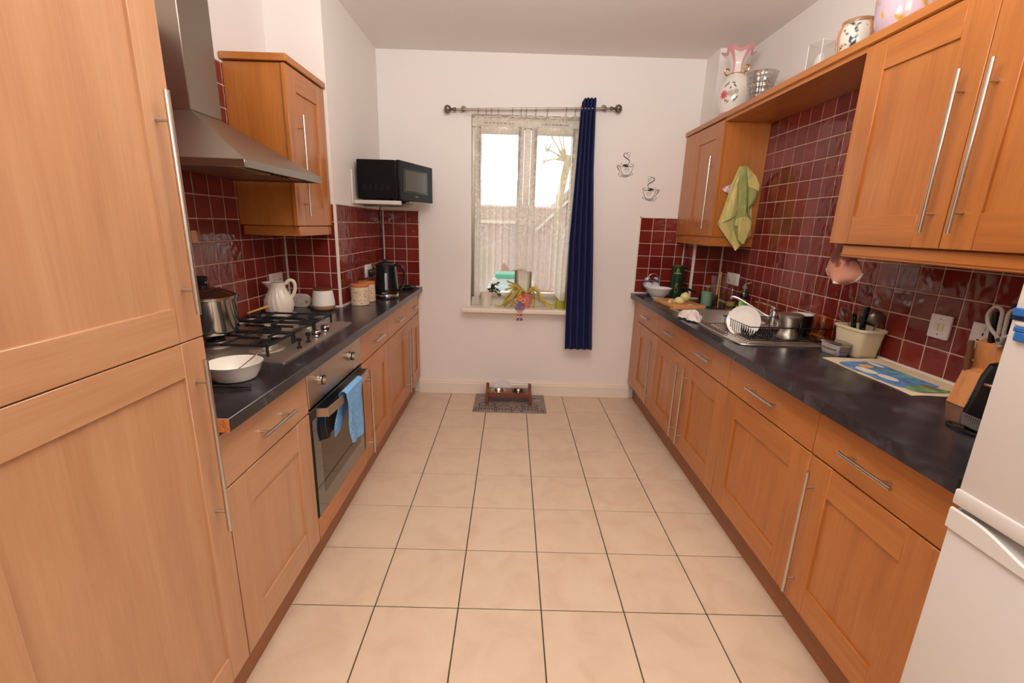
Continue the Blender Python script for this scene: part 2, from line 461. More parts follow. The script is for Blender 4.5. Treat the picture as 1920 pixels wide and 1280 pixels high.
T.box(XBL, -0.770, YF - 0.010, YF, 1.582, 1.594).box(-0.777, -0.767, YF - 0.010, YF, ZT, 1.594).box(XBL, -0.77, YF - 0.014, YF - 0.005, ZT, ZT + 0.008)
T.box(1.056, XBR, YF - 0.010, YF, 1.582, 1.592).box(1.055, 1.065, YF - 0.010, YF, ZT, 1.592).box(1.065, XBR, YF - 0.014, YF - 0.005, ZT, ZT + 0.010)
T.build('tile_trim', M_TRIM, wall_far, smooth=False)
T = MB()
T.box(XBR - 0.007, XBR + 0.010, YBR - 0.007, YBR + 0.010, ZT, 1.40)
T.box(XBR - 0.006, XBR, YF - 0.016, YF - 0.008, ZT, 1.40)
T.box(XR - 0.007, XR, YBR - 0.008, YBR, ZT, 1.40)
T.box(XR - 0.008, XR, 0.93, YBR - 0.01, ZT, ZT + 0.010)
T.box(XBR, XR, YBR - 0.009, YBR, ZT, ZT + 0.009)
T.box(XBR - 0.008, XBR, YBR, YF - 0.01, ZT, ZT + 0.009)
T.box(XR - 0.004, XR + 0.004, 1.98, 3.20, 2.190, 2.197)
T.build('tile_trim', M_TRIM, wall_right, smooth=False)

# ------------------------------------------------------------------ window
M_UPVC = mat('white_upvc', (236, 226, 208), 0.3)
FY0, FY1 = 3.995, 4.06
gl = [(-0.275, 0.035), (0.185, 0.478)]
GZ0, GZ1 = 0.915, 2.215
wb = MB().box(WX0, WX1, FY0, FY1, WZ0, GZ0 - 0.045).box(WX0, WX1, FY0, FY1, GZ1 + 0.045, WZ1)
wb.box(WX0, gl[0][0] - 0.03, FY0, FY1, GZ0 - 0.045, GZ1 + 0.045).box(gl[1][1] + 0.03, WX1, FY0, FY1, GZ0 - 0.045, GZ1 + 0.045)
wb.box(0.085, 0.135, FY0, FY1, GZ0 - 0.045, GZ1 + 0.045)
window_1 = struct('window_1', wb, M_UPVC, 'white double casement window in the end wall', bevel=0.004)
for a, b in gl:
    f = MB(); o0, o1 = a - 0.045, b + 0.045
    f.box(o0, a, FY0 - 0.018, FY1 - 0.01, GZ0 - 0.05, GZ1 + 0.05).box(b, o1, FY0 - 0.018, FY1 - 0.01, GZ0 - 0.05, GZ1 + 0.05)
    f.box(a, b, FY0 - 0.018, FY1 - 0.01, GZ0 - 0.05, GZ0).box(a, b, FY0 - 0.018, FY1 - 0.01, GZ1, GZ1 + 0.05)
    so = f.build('sash', M_UPVC, window_1, bevel=0.004)
    MB().box(a - 0.005, b + 0.005, 4.022, 4.028, GZ0 - 0.005, GZ1 + 0.005).build('pane', M_GLASS, so, smooth=False)
    v = MB()
    for k in range(8):
        x0 = a + 0.03 + k * (b - a - 0.06) / 8
        v.box(x0, x0 + 0.022, FY0 - 0.004, FY0 + 0.002, GZ1 + 0.072, GZ1 + 0.079)
    v.build('trickle_vent', mat('vent_dark', (120, 108, 88), 0.6), window_1, smooth=False)
MB().box(-0.028 + 0.11, 0.02 + 0.11, FY0 - 0.045, FY0 - 0.018, 1.5, 1.52).box(0.10, 0.118, FY0 - 0.05, FY0 - 0.035, 1.40, 1.52).build('window_handle', M_WHITE, window_1, bevel=0.003)
sl = [(3.775, WZ0 - 0.034), (3.775, WZ0 - 0.012), (3.783, WZ0), (FY0, WZ0), (FY0, WZ0 - 0.034)]
MB().prism(sl, -0.405, 0.60, 'yz').build('window_sill', mat('sill_paint', (240, 226, 208), 0.35), window_1, smooth=False)
# ------------------------------------------------------------------ fitted kitchen
FXL, FXR = -0.79, 1.083     # door faces, left run and right run
def handle(parent, X, s, p0, p1, vert, off=0.032, stand=0.06):
    """bar handle; X = face, s = direction it stands out; p0,p1 = (y,z) ends"""
    xb = X + s * off
    mb = MB().tube([(xb, p0[0], p0[1]), (xb, p1[0], p1[1])], 0.0062, 12)
    d = Vector((p1[0] - p0[0], p1[1] - p0[1])); L = d.length; d.normalize()
    for q in (stand, L - stand):
        y, z = p0[0] + d.x * q, p0[1] + d.y * q
        mb.tube([(X - s * 0.001, y, z), (xb, y, z)], 0.0048, 10)
    return mb.build('handle', M_HANDLE, parent, world=True)
def door(root, X, s, y0, y1, z0, z1, pale, hy=None, hz=None, stile=0.105, rail=0.108, t=0.020):
    g = 0.0015; y0 += g; y1 -= g; z0 += g; z1 -= g
    xb = X - s * t
    d = MB().box(xb, X - s * 0.0085, y0 + 0.002, y1 - 0.002, z0 + 0.002, z1 - 0.002).build('door', W('z', pale), root, smooth=False, world=True)
    for a, b in ((y0, y0 + stile), (y1 - stile, y1)):
        MB().box(xb + s * 0.001, X, a, b, z0, z1).build('stile', W('z', pale), d, bevel=0.0015, world=True)
    for a, b in ((z0, z0 + rail), (z1 - rail, z1)):
        MB().box(xb + s * 0.0015, X - s * 0.0003, y0 + stile, y1 - stile, a, b).build('rail', W('y', pale), d, bevel=0.0012, world=True)
    if hy is not None: handle(d, X, s, (hy, hz[0]), (hy, hz[1]), True)
    return d
def drawer(root, X, s, y0, y1, z0, z1, pale, hl=0.21, hz=None):
    g = 0.0015
    d = MB().box(X - s * 0.020, X, y0 + g, y1 - g, z0 + g, z1 - g).build('drawer_front', W('y', pale), root, bevel=0.0018, world=True)
    yc = (y0 + y1) / 2; zc = hz or (z0 + z1) / 2
    handle(d, X, s, (yc - hl / 2, zc), (yc + hl / 2, zc), False, stand=0.035)
    return d
M_CARC = W('z')
ZD0, ZG, ZD1 = 0.150, 0.738, 0.905
def base_unit(label, side, y0, y1, pale, hy, hl=0.21, top=0.915):
    s, X, wallx = (1, FXL, XL) if side == 'L' else (-1, FXR, XR)
    r = thing('base_cabinet', label, 'cabinet', ((X + wallx) / 2, (y0 + y1) / 2, 0.0), group='base cabinets of the %s run' % ('left' if side == 'L' else 'right'))
    xb = X - s * 0.022
    wx = wallx
    if side == 'L' and y1 > YBL: wx = XBL
    if side == 'R' and y1 > YBR: wx = XBR
    c = MB().box(xb, wx + s * 0.012, y0 + 0.001, y1 - 0.001, ZD0, top)
    c.box(xb - s * 0.06, xb - s * 0.09, y0 + 0.03, y0 + 0.06, 0, ZD0).box(xb - s * 0.06, xb - s * 0.09, y1 - 0.06, y1 - 0.03, 0, ZD0)
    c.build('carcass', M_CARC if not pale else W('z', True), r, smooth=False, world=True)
    door(r, X, s, y0, y1, ZD0, ZG, pale, hy, (0.195, 0.692))
    drawer(r, X, s, y0, y1, ZG + 0.003, ZD1, pale, hl)
    return r
# right run, from the far wall to the fridge
base_unit('orange oak base cabinet with drawer, next to the far wall', 'R', 3.193, 3.725, False, 3.193 + 0.05, 0.17)
base_unit('orange oak base cabinet under the sink bowl, second from the far wall', 'R', 2.632, 3.193, False, 2.632 + 0.055, 0.18, top=0.795)
base_unit('orange oak base cabinet below the draining board, third from the far wall', 'R', 2.10, 2.632, False, 2.632 - 0.058, 0.19)
base_unit('wide orange oak base cabinet without a door handle, second from the fridge', 'R', 1.45, 2.10, False, None, 0.215)
base_unit('orange oak base cabinet right beside the white fridge freezer', 'R', 0.940, 1.45, False, 1.45 - 0.045, 0.205)
# left run
base_unit('oak base cabinet between the tall cabinet and the oven', 'L', 1.137, 1.675, True, None, 0.21)
base_unit('oak base cabinet with drawer, just beyond the oven', 'L', 2.322, 2.865, False, 2.322 + 0.055, 0.18)
base_unit('oak base cabinet under the kettle, second from the far wall', 'L', 2.865, 3.395, False, 3.395 - 0.05, 0.17)
base_unit('oak base cabinet in the far left corner of the floor run', 'L', 3.395, 3.873, False, 3.395 + 0.05, 0.16)
# filler and plinths
struct('trim_1', MB().box(FXR + 0.002, FXR + 0.02, 3.727, YF - 0.001, 0.14, 0.915), W('z'), 'oak filler strip against the far wall', smooth=False)
M_PL = wood('oak_plinth', [(128, 74, 40), (150, 92, 52), (165, 104, 62)], 'y', 0.45, 0.1)
struct('trim_2', MB().box(-0.856, -0.838, 0.2, YF - 0.022, 0.001, ZD0 - 0.002), M_PL, 'brown oak plinth under the left cabinets', smooth=False)
struct('trim_3', MB().box(1.135, 1.153, 0.94, YF - 0.022, 0.001, ZD0 - 0.002), M_PL, 'brown oak plinth under the right cabinets', smooth=False)
struct('trim_4', MB().box(FXL - 0.020, FXL, 1.677, 2.320, ZD0, 0.250), W('y'), 'oak panel under the oven', smooth=False)

# tall cabinet on the left
r = thing('tall_cabinet', 'tall oak larder cabinet filling the left edge', 'cabinet', (-1.1, 0.83, 0))
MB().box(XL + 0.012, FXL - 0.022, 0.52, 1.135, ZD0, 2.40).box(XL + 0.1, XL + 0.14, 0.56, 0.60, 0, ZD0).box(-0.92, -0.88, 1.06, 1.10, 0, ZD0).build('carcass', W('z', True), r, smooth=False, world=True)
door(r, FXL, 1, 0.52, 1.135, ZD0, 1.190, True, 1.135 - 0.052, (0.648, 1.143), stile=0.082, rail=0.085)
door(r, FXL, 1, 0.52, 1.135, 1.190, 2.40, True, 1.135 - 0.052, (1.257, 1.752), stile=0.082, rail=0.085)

# worktops
def worktop_mat():
    mt, t, p = nt('slate_worktop')
    tc = t.nodes.new('ShaderNodeTexCoord')
    n = t.nodes.new('ShaderNodeTexNoise'); n.inputs['Scale'].default_value = 7; n.inputs['Detail'].default_value = 8; n.inputs['Distortion'].default_value = 1.2; n.inputs['Roughness'].default_value = 0.6
    t.links.new(tc.outputs['Object'], n.inputs['Vector'])
    r = t.nodes.new('ShaderNodeValToRGB'); e = r.color_ramp.elements
    e[0].position = 0.32; e[0].color = lin((34, 32, 36)); e[1].position = 0.75; e[1].color = lin((78, 76, 84))
    x = e.new(0.52); x.color = lin((46, 43, 48))
    t.links.new(n.outputs['Fac'], r.inputs['Fac']); t.links.new(r.outputs['Color'], p.inputs['Base Color'])
    p.inputs['Roughness'].default_value = 0.24
    b = t.nodes.new('ShaderNodeBump'); b.inputs['Strength'].default_value = 0.08; b.inputs['Distance'].default_value = 0.004
    t.links.new(n.outputs['Fac'], b.inputs['Height']); t.links.new(b.outputs['Normal'], p.inputs['Normal'])
    return mt
M_TOP = worktop_mat()
CL, CRT = -0.756, 1.041
# left: L-shaped round the chimney breast
o = MB().prism([(XL, 1.137), (CL, 1.137), (CL, YF - 0.001), (XBL + 0.0005, YF - 0.001), (XBL + 0.0005, YBL - 0.0005), (XL, YBL - 0.0005)], 0.917, ZT, 'xy').build('worktop', M_TOP, bevel=0.003)
tag(o, 'dark slate worktop carrying the hob and kettle', 'worktop', 'slate worktops')
MB().box(CL - 0.034, CL - 0.0005, 1.1355, 1.1372, 0.9175, ZT - 0.001).build('end_strip', mat('chipboard', (196, 118, 62), 0.7, var=0.2, vscale=150), o, smooth=False)
# right: with the sink cut out
SX0, SX1, SY0, SY1 = 1.150, 1.560, 2.640, 3.075      # sink bowl hole
R = MB()
R.box(CRT, SX0, 0.925, YF - 0.001, 0.917, ZT).box(SX0, XBR - 0.0005, SY1, YF - 0.001, 0.917, ZT).box(XBR - 0.0005, XR - 0.0005, SY1, YBR - 0.0005, 0.917, ZT)
R.box(SX1, XR - 0.0005, SY0, SY1, 0.917, ZT).box(SX0, XR - 0.0005, 0.925, SY0, 0.917, ZT)
o = R.build('worktop', M_TOP, smooth=False)
tag(o, 'dark slate worktop with the sink and dish rack', 'worktop', 'slate worktops')

# wall cabinets
ZU0, ZU1, ZCO = 1.455, 2.200, 2.236
def pelmet(r, segs):
    for a in segs: MB().box(*a).build('pelmet', W('y'), r, bevel=0.004, world=True)
# left wall cabinet
XU = -1.09
r = thing('wall_cabinet', 'oak wall cabinet beside the cooker hood on the left', 'cabinet', (-1.24, 2.6, ZU0))
MB().box(XL + 0.001, XU - 0.022, 2.385, YBL - 0.002, ZU0, ZU1).build('carcass', W('z'), r, smooth=False, world=True)
door(r, XU, 1, 2.372, YBL - 0.003, ZU0, ZU1, False, 2.372 + 0.092, (1.505, 1.992), stile=0.105, rail=0.100)
MB().box(XL + 0.001, XU + 0.012, 2.365, YBL - 0.002, ZU1 + 0.004, ZCO).build('cornice', W('y'), r, bevel=0.003, world=True)
MB().box(XL + 0.001, XU - 0.006, 2.405, YBL - 0.002, 1.402, ZU0 - 0.0005).build('pelmet', W('y'), r, bevel=0.004, world=True)
# right wall cabinets
XV = 1.365
r = thing('wall_cabinet', 'small oak wall cabinet in the far right corner with the tea towel', 'cabinet', (1.52, 3.5, ZU0))
c = MB().box(XV + 0.022, XBR - 0.001, 3.205, YF - TT - 0.002, ZU0, ZU1).box(XBR - 0.001, XR - 0.002, 3.205, YBR - 0.002, ZU0, ZU1)
c.build('carcass', W('z'), r, smooth=False, world=True)
MB().box(XV + 0.001, XV + 0.022, 3.695, YF - TT - 0.002, ZU0, ZU1).build('filler', W('z'), r, smooth=False, world=True)
door(r, XV, -1, 3.198, 3.693, ZU0, ZU1, False, 3.198 + 0.085, (1.505, 1.985), stile=0.105, rail=0.100)
MB().box(XV + 0.012, XBR - 0.001, 3.215, YF - TT - 0.002, 1.392, ZU0 - 0.0005).box(XBR - 0.001, XR - 0.002, 3.215, YBR - 0.002, 1.392, ZU0 - 0.0005).build('pelmet', W('y'), r, smooth=False, world=True)
r2 = thing('wall_cabinet', 'large double oak wall cabinet above the knife block on the right', 'cabinet', (1.52, 1.5, ZU0))
MB().box(XV + 0.022, XR - 0.002, 0.960, 1.985, ZU0, ZU1).build('carcass', W('z'), r2, smooth=False, world=True)
door(r2, XV, -1, 1.474, 1.988, ZU0, ZU1, False, 1.474 + 0.048, (1.505, 1.985), stile=0.105, rail=0.108)
door(r2, XV, -1, 0.960, 1.474, ZU0, ZU1, False, 1.474 - 0.052, (1.505, 1.985), stile=0.105, rail=0.108)
p = MB().box(XV + 0.016, XV + 0.036, 0.96, 1.925, 1.402, ZU0 - 0.0005).build('pelmet', W('y'), r2, bevel=0.005, world=True)
MB().box(XV + 0.013, XV + 0.0165, 0.96, 1.925, 1.406, 1.410).box(XV + 0.013, XV + 0.0165, 0.96, 1.925, 1.414, 1.417).build('moulding', W('y'), p, smooth=False, world=True)
# long shelf joining the two
o = MB().box(XV - 0.012, XBR - 0.001, 0.96, YF - TT - 0.002, ZU1 + 0.004, ZCO).box(XBR - 0.001, XR - 0.001, 0.96, YBR - 0.002, ZU1 + 0.004, ZCO).build('shelf', W('y'), bevel=0.0025)
tag(o, 'long oak shelf board across the top of the right wall cabinets', 'shelf')
MB().box(XV + 0.004, XR - 0.001, 1.99, 3.196, ZU1 - 0.016, ZU1 + 0.0035).build('light_board', W('y'), o, smooth=False)
# ------------------------------------------------------------------ appliances
def rrect(hx, hy, r, n=5):
    pts = []
    for cx, cy, a0 in ((hx - r, hy - r, 0), (-hx + r, hy - r, PI / 2), (-hx + r, -hy + r, PI), (hx - r, -hy + r, 1.5 * PI)):
        for k in range(n + 1):
            a = a0 + PI / 2 * k / n
            pts.append((cx + r * math.cos(a), cy + r * math.sin(a)))
    return pts
def loft(mb, secs, c=(0, 0, 0), capb=True, capt=True, n=5):
    """secs: (z, hx, hy, r)"""
    vs = []; N = 4 * (n + 1)
    for (z, hx, hy, r) in secs:
        vs += [(c[0] + x, c[1] + y, c[2] + z) for x, y in rrect(hx, hy, min(r, hx * 0.999, hy * 0.999), n)]
    fs = []
    for i in range(len(secs) - 1):
        for k in range(N):
            k2 = (k + 1) % N
            fs.append((i * N + k, i * N + k2, (i + 1) * N + k2, (i + 1) * N + k))
    if capb: fs.append(tuple(range(N))[::-1])
    if capt: fs.append(tuple(range((len(secs) - 1) * N, len(secs) * N)))
    return mb.add(vs, fs)

# cooker hood
M_HOOD = mat('hood_steel', (158, 147, 135), 0.40, metal=1.0, bump=0.02, bscale=200)
r = thing('cooker_hood', 'steel chimney cooker hood over the gas hob', 'cooker hood', (-1.17, 2.03, 1.665))
hx, hy0, hy1, cz = -0.95, 1.70, 2.36, 1.888
b = [(XL + 0.001, hy0, 1.690), (hx, hy0, 1.690), (hx, hy1, 1.690), (XL + 0.001, hy1, 1.690)]
tp = [(XL + 0.001, 1.922, cz), (-1.262, 1.922, cz), (-1.262, 2.122, cz), (XL + 0.001, 2.122, cz)]
MB().add(b + tp, [(0, 1, 5, 4), (1, 2, 6, 5), (2, 3, 7, 6), (3, 0, 4, 7), (0, 3, 2, 1), (4, 5, 6, 7)]).build('canopy', M_HOOD, r, smooth=False, world=True)
lp = MB().box(XL + 0.001, hx, hy0, hy0 + 0.014, 1.662, 1.690).box(XL + 0.001, hx, hy1 - 0.014, hy1, 1.662, 1.690).box(hx - 0.014, hx, hy0 + 0.014, hy1 - 0.014, 1.662, 1.690)
lp.build('rim', M_HOOD, r, bevel=0.0015, world=True)
MB().box(XL + 0.005, -1.262, 1.922, 2.122, cz, ZC - 0.002).build('chimney_duct', M_HOOD, r, bevel=0.003, world=True)
un = MB()
for k in range(2): un.box(-1.36, -1.03, hy0 + 0.03 + k * 0.305, hy0 + 0.325 + k * 0.305, 1.668, 1.674)
un.build('grease_filter', mat('filter_metal', (170, 160, 148), 0.35, metal=1.0), r, bevel=0.002, world=True)
sw = MB().box(-0.998, -0.968, 1.93, 2.11, 1.664, 1.676)
for k in range(4): sw.box(-0.990, -0.976, 1.95 + k * 0.036, 1.974 + k * 0.036, 1.659, 1.665)
sw.build('control_switch', M_BLACK, r, bevel=0.001, world=True)

# built-in oven
M_OVG = mat('oven_black_glass', (20, 18, 17), 0.03, spec=0.9, coat=1.0)
M_OVS = mat('oven_steel', (196, 178, 160), 0.36, metal=1.0)
OX, oy0, oy1 = FXL + 0.002, 1.679, 2.318
r = thing('oven', 'built-in steel electric oven with a black glass door', 'oven', (-1.05, 2.0, 0.25))
MB().box(XL + 0.15, OX - 0.03, oy0 + 0.01, oy1 - 0.01, 0.252, 0.905).build('body', M_BLACK, r, smooth=False, world=True)
MB().box(OX - 0.03, OX, oy0, oy1, 0.752, 0.908).build('control_panel', M_OVS, r, bevel=0.003, world=True)
for ky in (1.80, 2.155):
    k = MB().tube([(OX, ky, 0.838), (OX + 0.008, ky, 0.838)], 0.024, 24).tube([(OX + 0.008, ky, 0.838), (OX + 0.012, ky, 0.838)], 0.019, 24)
    ko = k.build('knob', M_HANDLE, r, world=True)
    MB().tube([(OX + 0.012, ky, 0.838), (OX + 0.028, ky, 0.838)], [0.0205, 0.019], 24).build('grip', M_OVS, ko, world=True)
    MB().tube([(OX + 0.0115, ky, 0.838), (OX + 0.017, ky, 0.838)], 0.0212, 24).build('ring', M_BLACK, ko, world=True)
    MB().box(OX, OX + 0.0006, ky - 0.001, ky + 0.001, 0.868, 0.876).build('mark', M_BLACK, ko, smooth=False, world=True)
dr = MB().box(OX - 0.028, OX, oy0 + 0.002, oy1 - 0.002, 0.254, 0.740).build('door', M_BLACK, r, bevel=0.004, world=True)
MB().box(OX, OX + 0.003, oy0 + 0.006, oy1 - 0.006, 0.258, 0.700).build('glass', M_OVG, dr, bevel=0.001, world=True)
MB().box(OX + 0.003, OX + 0.0035, oy0 + 0.075, oy1 - 0.085, 0.335, 0.655).build('window_pane', mat('oven_mirror_glass', (86, 74, 62), 0.02, metal=0.55, spec=1.0), dr, smooth=False, world=True)
hp = [(OX + 0.001, oy0 + 0.05, 0.716)] + [(OX + 0.045 + 0.012 * math.sin(PI * q / 8), oy0 + 0.055 + (oy1 - oy0 - 0.11) * q / 8, 0.716) for q in range(9)] + [(OX + 0.001, oy1 - 0.05, 0.716)]
hb = MB()
def strip(pts, z0, z1, th):
    vs = []; fs = []
    for i, p_ in enumerate(pts):
        for dx, z in ((0, z0), (th, z0), (th, z1), (0, z1)): vs.append((p_[0] + dx, p_[1], z))
    for i in range(len(pts) - 1):
        a = 4 * i
        for k in range(4): fs.append((a + k, a + 4 + k, a + 4 + (k + 1) % 4, a + (k + 1) % 4))
    fs += [(0, 1, 2, 3), tuple(4 * (len(pts) - 1) + k for k in (3, 2, 1, 0))]
    return vs, fs
hb.add(*strip(hp, 0.700, 0.738, 0.006))
hb.build('handle', M_OVS, dr, smooth=False, world=True)

# gas hob
HX0, HX1, HY0, HY1 = -1.335, -0.846, 1.640, 2.380
r = thing('gas_hob', 'five-burner steel gas hob with black cast iron grates', 'hob', (-1.09, 2.01, ZT))
hb = MB(); loft(hb, [(0.0005, 0.2445, 0.370, 0.012), (0.005, 0.2445, 0.370, 0.012), (0.008, 0.232, 0.357, 0.012)], (-1.0905, 2.01, ZT))
hb.build('hob_plate', mat('hob_steel', (205, 192, 180), 0.42, metal=1.0), r, world=True)
M_BURN = mat('burner_alloy', (206, 198, 188), 0.42, metal=1.0)
zp = ZT + 0.008
burn = [(-1.00, 1.80, 0.040), (-1.225, 1.83, 0.034), (-1.10, 2.02, 0.050), (-1.005, 2.195, 0.036), (-1.225, 2.205, 0.042)]
for bx, by, br in burn:
    q = MB().lathe([(br + 0.030, 0), (br + 0.022, 0.006), (br + 0.003, 0.010), (br + 0.003, 0.022), (br - 0.003, 0.024)], 28, (bx, by, zp)).build('burner', M_BURN, r, world=True)
    MB().lathe([(br - 0.004, 0.0245), (br, 0.026), (br, 0.032), (br - 0.006, 0.036)], 28, (bx, by, zp)).build('cap', M_IRON, q, world=True)
zg = zp + 0.048
for gy0, gy1, cs in ((1.690, 1.905, burn[0:2]), (1.915, 2.115, burn[2:3]), (2.125, 2.335, burn[3:5])):
    g = MB(); x0, x1 = -1.315, -0.935; h = 0.009
    g.box(x0, x1, gy0, gy0 + h, zg - h, zg).box(x0, x1, gy1 - h, gy1, zg - h, zg).box(x0, x0 + h, gy0, gy1, zg - h, zg).box(x1 - h, x1, gy0, gy1, zg - h, zg)
    for ax in (x0, x1 - h):
        for ay in (gy0, gy1 - h): g.box(ax, ax + h, ay, ay + h, zp, zg + 0.004)
    for bx, by, br in cs:
        for k in range(4):
            a = k * PI / 2
            ex = x1 if k == 0 else (x0 if k == 2 else bx); ey = gy1 if k == 1 else (gy0 if k == 3 else by)
            sx, sy = bx + 0.022 * math.cos(a), by + 0.022 * math.sin(a)
            if k in (0, 2):
                far = (bx + 0.11) if k == 0 else (bx - 0.11)
                far = min(max(far, x0), x1)
                g.box(sx, far, by - 0.004, by + 0.004, zg - 0.007, zg + 0.004)
            else:
                g.box(bx - 0.004, bx + 0.004, sy, ey, zg - 0.007, zg + 0.004)
    if len(cs) == 2: g.box(-1.118, -1.108, gy0, gy1, zg - h, zg)
    g.build('grate', M_IRON, r, bevel=0.0012, world=True)
for i, (kx, ky) in enumerate(((-0.878, 1.83), (-0.884, 1.93), (-0.890, 2.03), (-0.892, 2.135))):
    if i < 2:
        MB().lathe([(0.011, 0), (0.011, 0.006), (0.005, 0.008), (0.005, 0.030), (0.011, 0.032), (0.012, 0.040), (0.008, 0.043)], 16, (kx, ky, zp)).build('knob_stem', M_BLACK, r, world=True)
    else:
        q = MB().lathe([(0.019, 0.004), (0.019, 0.012), (0.020, 0.020), (0.020, 0.027), (0.017, 0.030)], 24, (kx, ky, zp)).build('knob', M_CHROME, r, world=True)
        MB().lathe([(0.0205, 0.012), (0.0208, 0.013), (0.0208, 0.019), (0.0205, 0.020)], 24, (kx, ky, zp)).lathe([(0.012, 0), (0.012, 0.005)], 12, (kx, ky, zp)).build('ring', M_BLACK, q, world=True)

# fridge freezer
M_FR = mat('fridge_white', (222, 217, 212), 0.28, bump=0.02, bscale=150)
r = thing('fridge_freezer', 'white fridge freezer at the right edge with a scooped door grip', 'fridge', (1.36, 0.60, 0))
fx0 = 1.000
MB().box(fx0 + 0.055, XR - 0.03, 0.300, 0.886, 0.02, 1.86).box(fx0 + 0.1, fx0 + 0.14, 0.33, 0.37, 0, 0.02).box(1.55, 1.6, 0.33, 0.37, 0, 0.02).box(fx0 + 0.1, fx0 + 0.14, 0.82, 0.86, 0, 0.02).box(1.55, 1.6, 0.82, 0.86, 0, 0.02).build('body', M_FR, r, bevel=0.004, world=True)
MB().box(fx0 + 0.004, fx0 + 0.054, 0.300, 0.886, 0.955, 1.86).box(fx0 - 0.002, fx0 + 0.054, 0.299, 0.888, 0.920, 0.956).build('upper_door', M_FR, r, bevel=0.004, seg=2, world=True)
ld_ = MB().box(fx0 + 0.004, fx0 + 0.054, 0.300, 0.886, 0.06, 0.862).build('lower_door', M_FR, r, bevel=0.004, seg=2, world=True)
# top band of the lower door with a scooped grip
n = 24; vs = []; fs = []
ys = [0.887 - (0.887 - 0.300) * k / n for k in range(n + 1)]
for k, y in enumerate(ys):
    t = k / n
    dip = 0.0 if t < 0.08 else (0.5 - 0.5 * math.cos(min(1, (t - 0.08) / 0.25) * PI))
    dip = min(dip, 0.0 if t > 0.92 else (0.5 - 0.5 * math.cos(min(1, (0.92 - t) / 0.25) * PI)))
    zt = 0.911 - 0.030 * dip; xi = fx0 + 0.012 + 0.022 * dip
    for q in ((fx0 - 0.002, 0.862), (fx0 - 0.002, zt - 0.004), (fx0 + 0.002, zt), (fx0 + 0.006, zt - 0.002), (xi + 0.004, 0.905 - 0.020 * dip), (xi + 0.030, 0.911), (fx0 + 0.053, 0.911), (fx0 + 0.053, 0.862)):
        vs.append((q[0], y, q[1]))
m8 = 8
for k in range(n):
    for q in range(m8): fs.append((k * m8 + q, (k + 1) * m8 + q, (k + 1) * m8 + (q + 1) % m8, k * m8 + (q + 1) % m8))
fs += [tuple(range(m8)), tuple(range(n * m8, (n + 1) * m8))[::-1]]
MB().add(vs, fs).build('grip_band', M_FR, ld_, world=True)
r = thing('fridge_magnet', 'blue and white fridge magnet on the upper fridge door', 'magnet', (fx0 + 0.004, 0.8685, 1.350))
M_BLU = mat('magnet_blue', (46, 104, 180), 0.4); M_NAVY = mat('magnet_navy', (24, 34, 62), 0.4)
MB().box(-0.010, 0, -0.030, 0.012, -0.004, 0.012).box(-0.008, 0, -0.040, 0.004, -0.034, -0.024).box(-0.008, 0, -0.022, 0.0, -0.052, -0.034).build('blue_block', M_BLU, r, bevel=0.002)
MB().box(-0.008, 0, -0.034, 0.012, -0.012, -0.0045).ball((-0.004, -0.045, 0.018), (0.004, 0.024, 0.02)).build('navy_block', M_NAVY, r, bevel=0.001)
MB().ball((-0.003, -0.006, -0.016), (0.003, 0.016, 0.008)).ball((-0.006, -0.036, -0.044), (0.004, 0.012, 0.010)).build('white_block', M_WHITE, r)

# microwave on its wall bracket
r = thing('microwave', 'black microwave with its door ajar on a wall bracket', 'microwave', (-0.92, 3.42, 1.638))
mx0, mx1, my0, my1, mz0, mz1 = XBL + 0.022, -0.792, 3.20, 3.64, 1.638, 1.888
M_MW = mat('microwave_black', (12, 11, 11), 0.42, spec=0.15)
MB().box(mx0, mx1, my0, my1, mz0, mz1).build('casing', M_MW, r, bevel=0.004, world=True)
v = MB()
for k in range(5):
    for q in range(4): v.box(mx0 + 0.035 + k * 0.040, mx0 + 0.058 + k * 0.040, my0 - 0.0012, my0, mz0 + 0.060 + q * 0.009, mz0 + 0.0645 + q * 0.009)
v.build('vent_slots', mat('vent_black', (8, 8, 8), 0.7), r, smooth=False, world=True)
v = MB().tube(cr([(mx0 + 0.06, my0, mz1 - 0.026), (mx0 + 0.19, my0, mz1 - 0.030), (mx0 + 0.225, my0, mz1 - 0.045), (mx0 + 0.235, my0, mz1 - 0.08), (mx0 + 0.237, my0, mz0 + 0.06)], 5), 0.0016, 6).build('pressed_edge', M_MW, r, world=True)
dA = math.radians(19)
dd = MB().box(0, 0.030, 0, 0.455, -0.004, mz1 - mz0 + 0.001)
dpos = Vector((mx1 + 0.002, my0, mz0)); RZ = Matrix.Rotation(-dA, 4, 'Z')
def place_door(mb): return mb.rot(Matrix.Translation(dpos) @ RZ)
do = place_door(dd).build('door', mat('microwave_door', (15, 15, 15), 0.35, spec=0.2), r, bevel=0.004, world=True)
place_door(MB().box(0.030, 0.0315, 0.045, 0.375, 0.050, 0.205)).build('window_surround', mat('mw_surround', (14, 13, 13), 0.15), do, smooth=False, world=True)
place_door(MB().box(0.0315, 0.0322, 0.075, 0.350, 0.062, 0.195)).build('window_pane', mat('mw_pane', (92, 82, 74), 0.2, metal=0.4), do, bevel=0.0003, world=True)
place_door(MB().box(0.030, 0.0306, 0.20, 0.245, 0.026, 0.031)).build('maker_mark', mat('mw_mark', (150, 145, 140), 0.4), do, smooth=False, world=True)
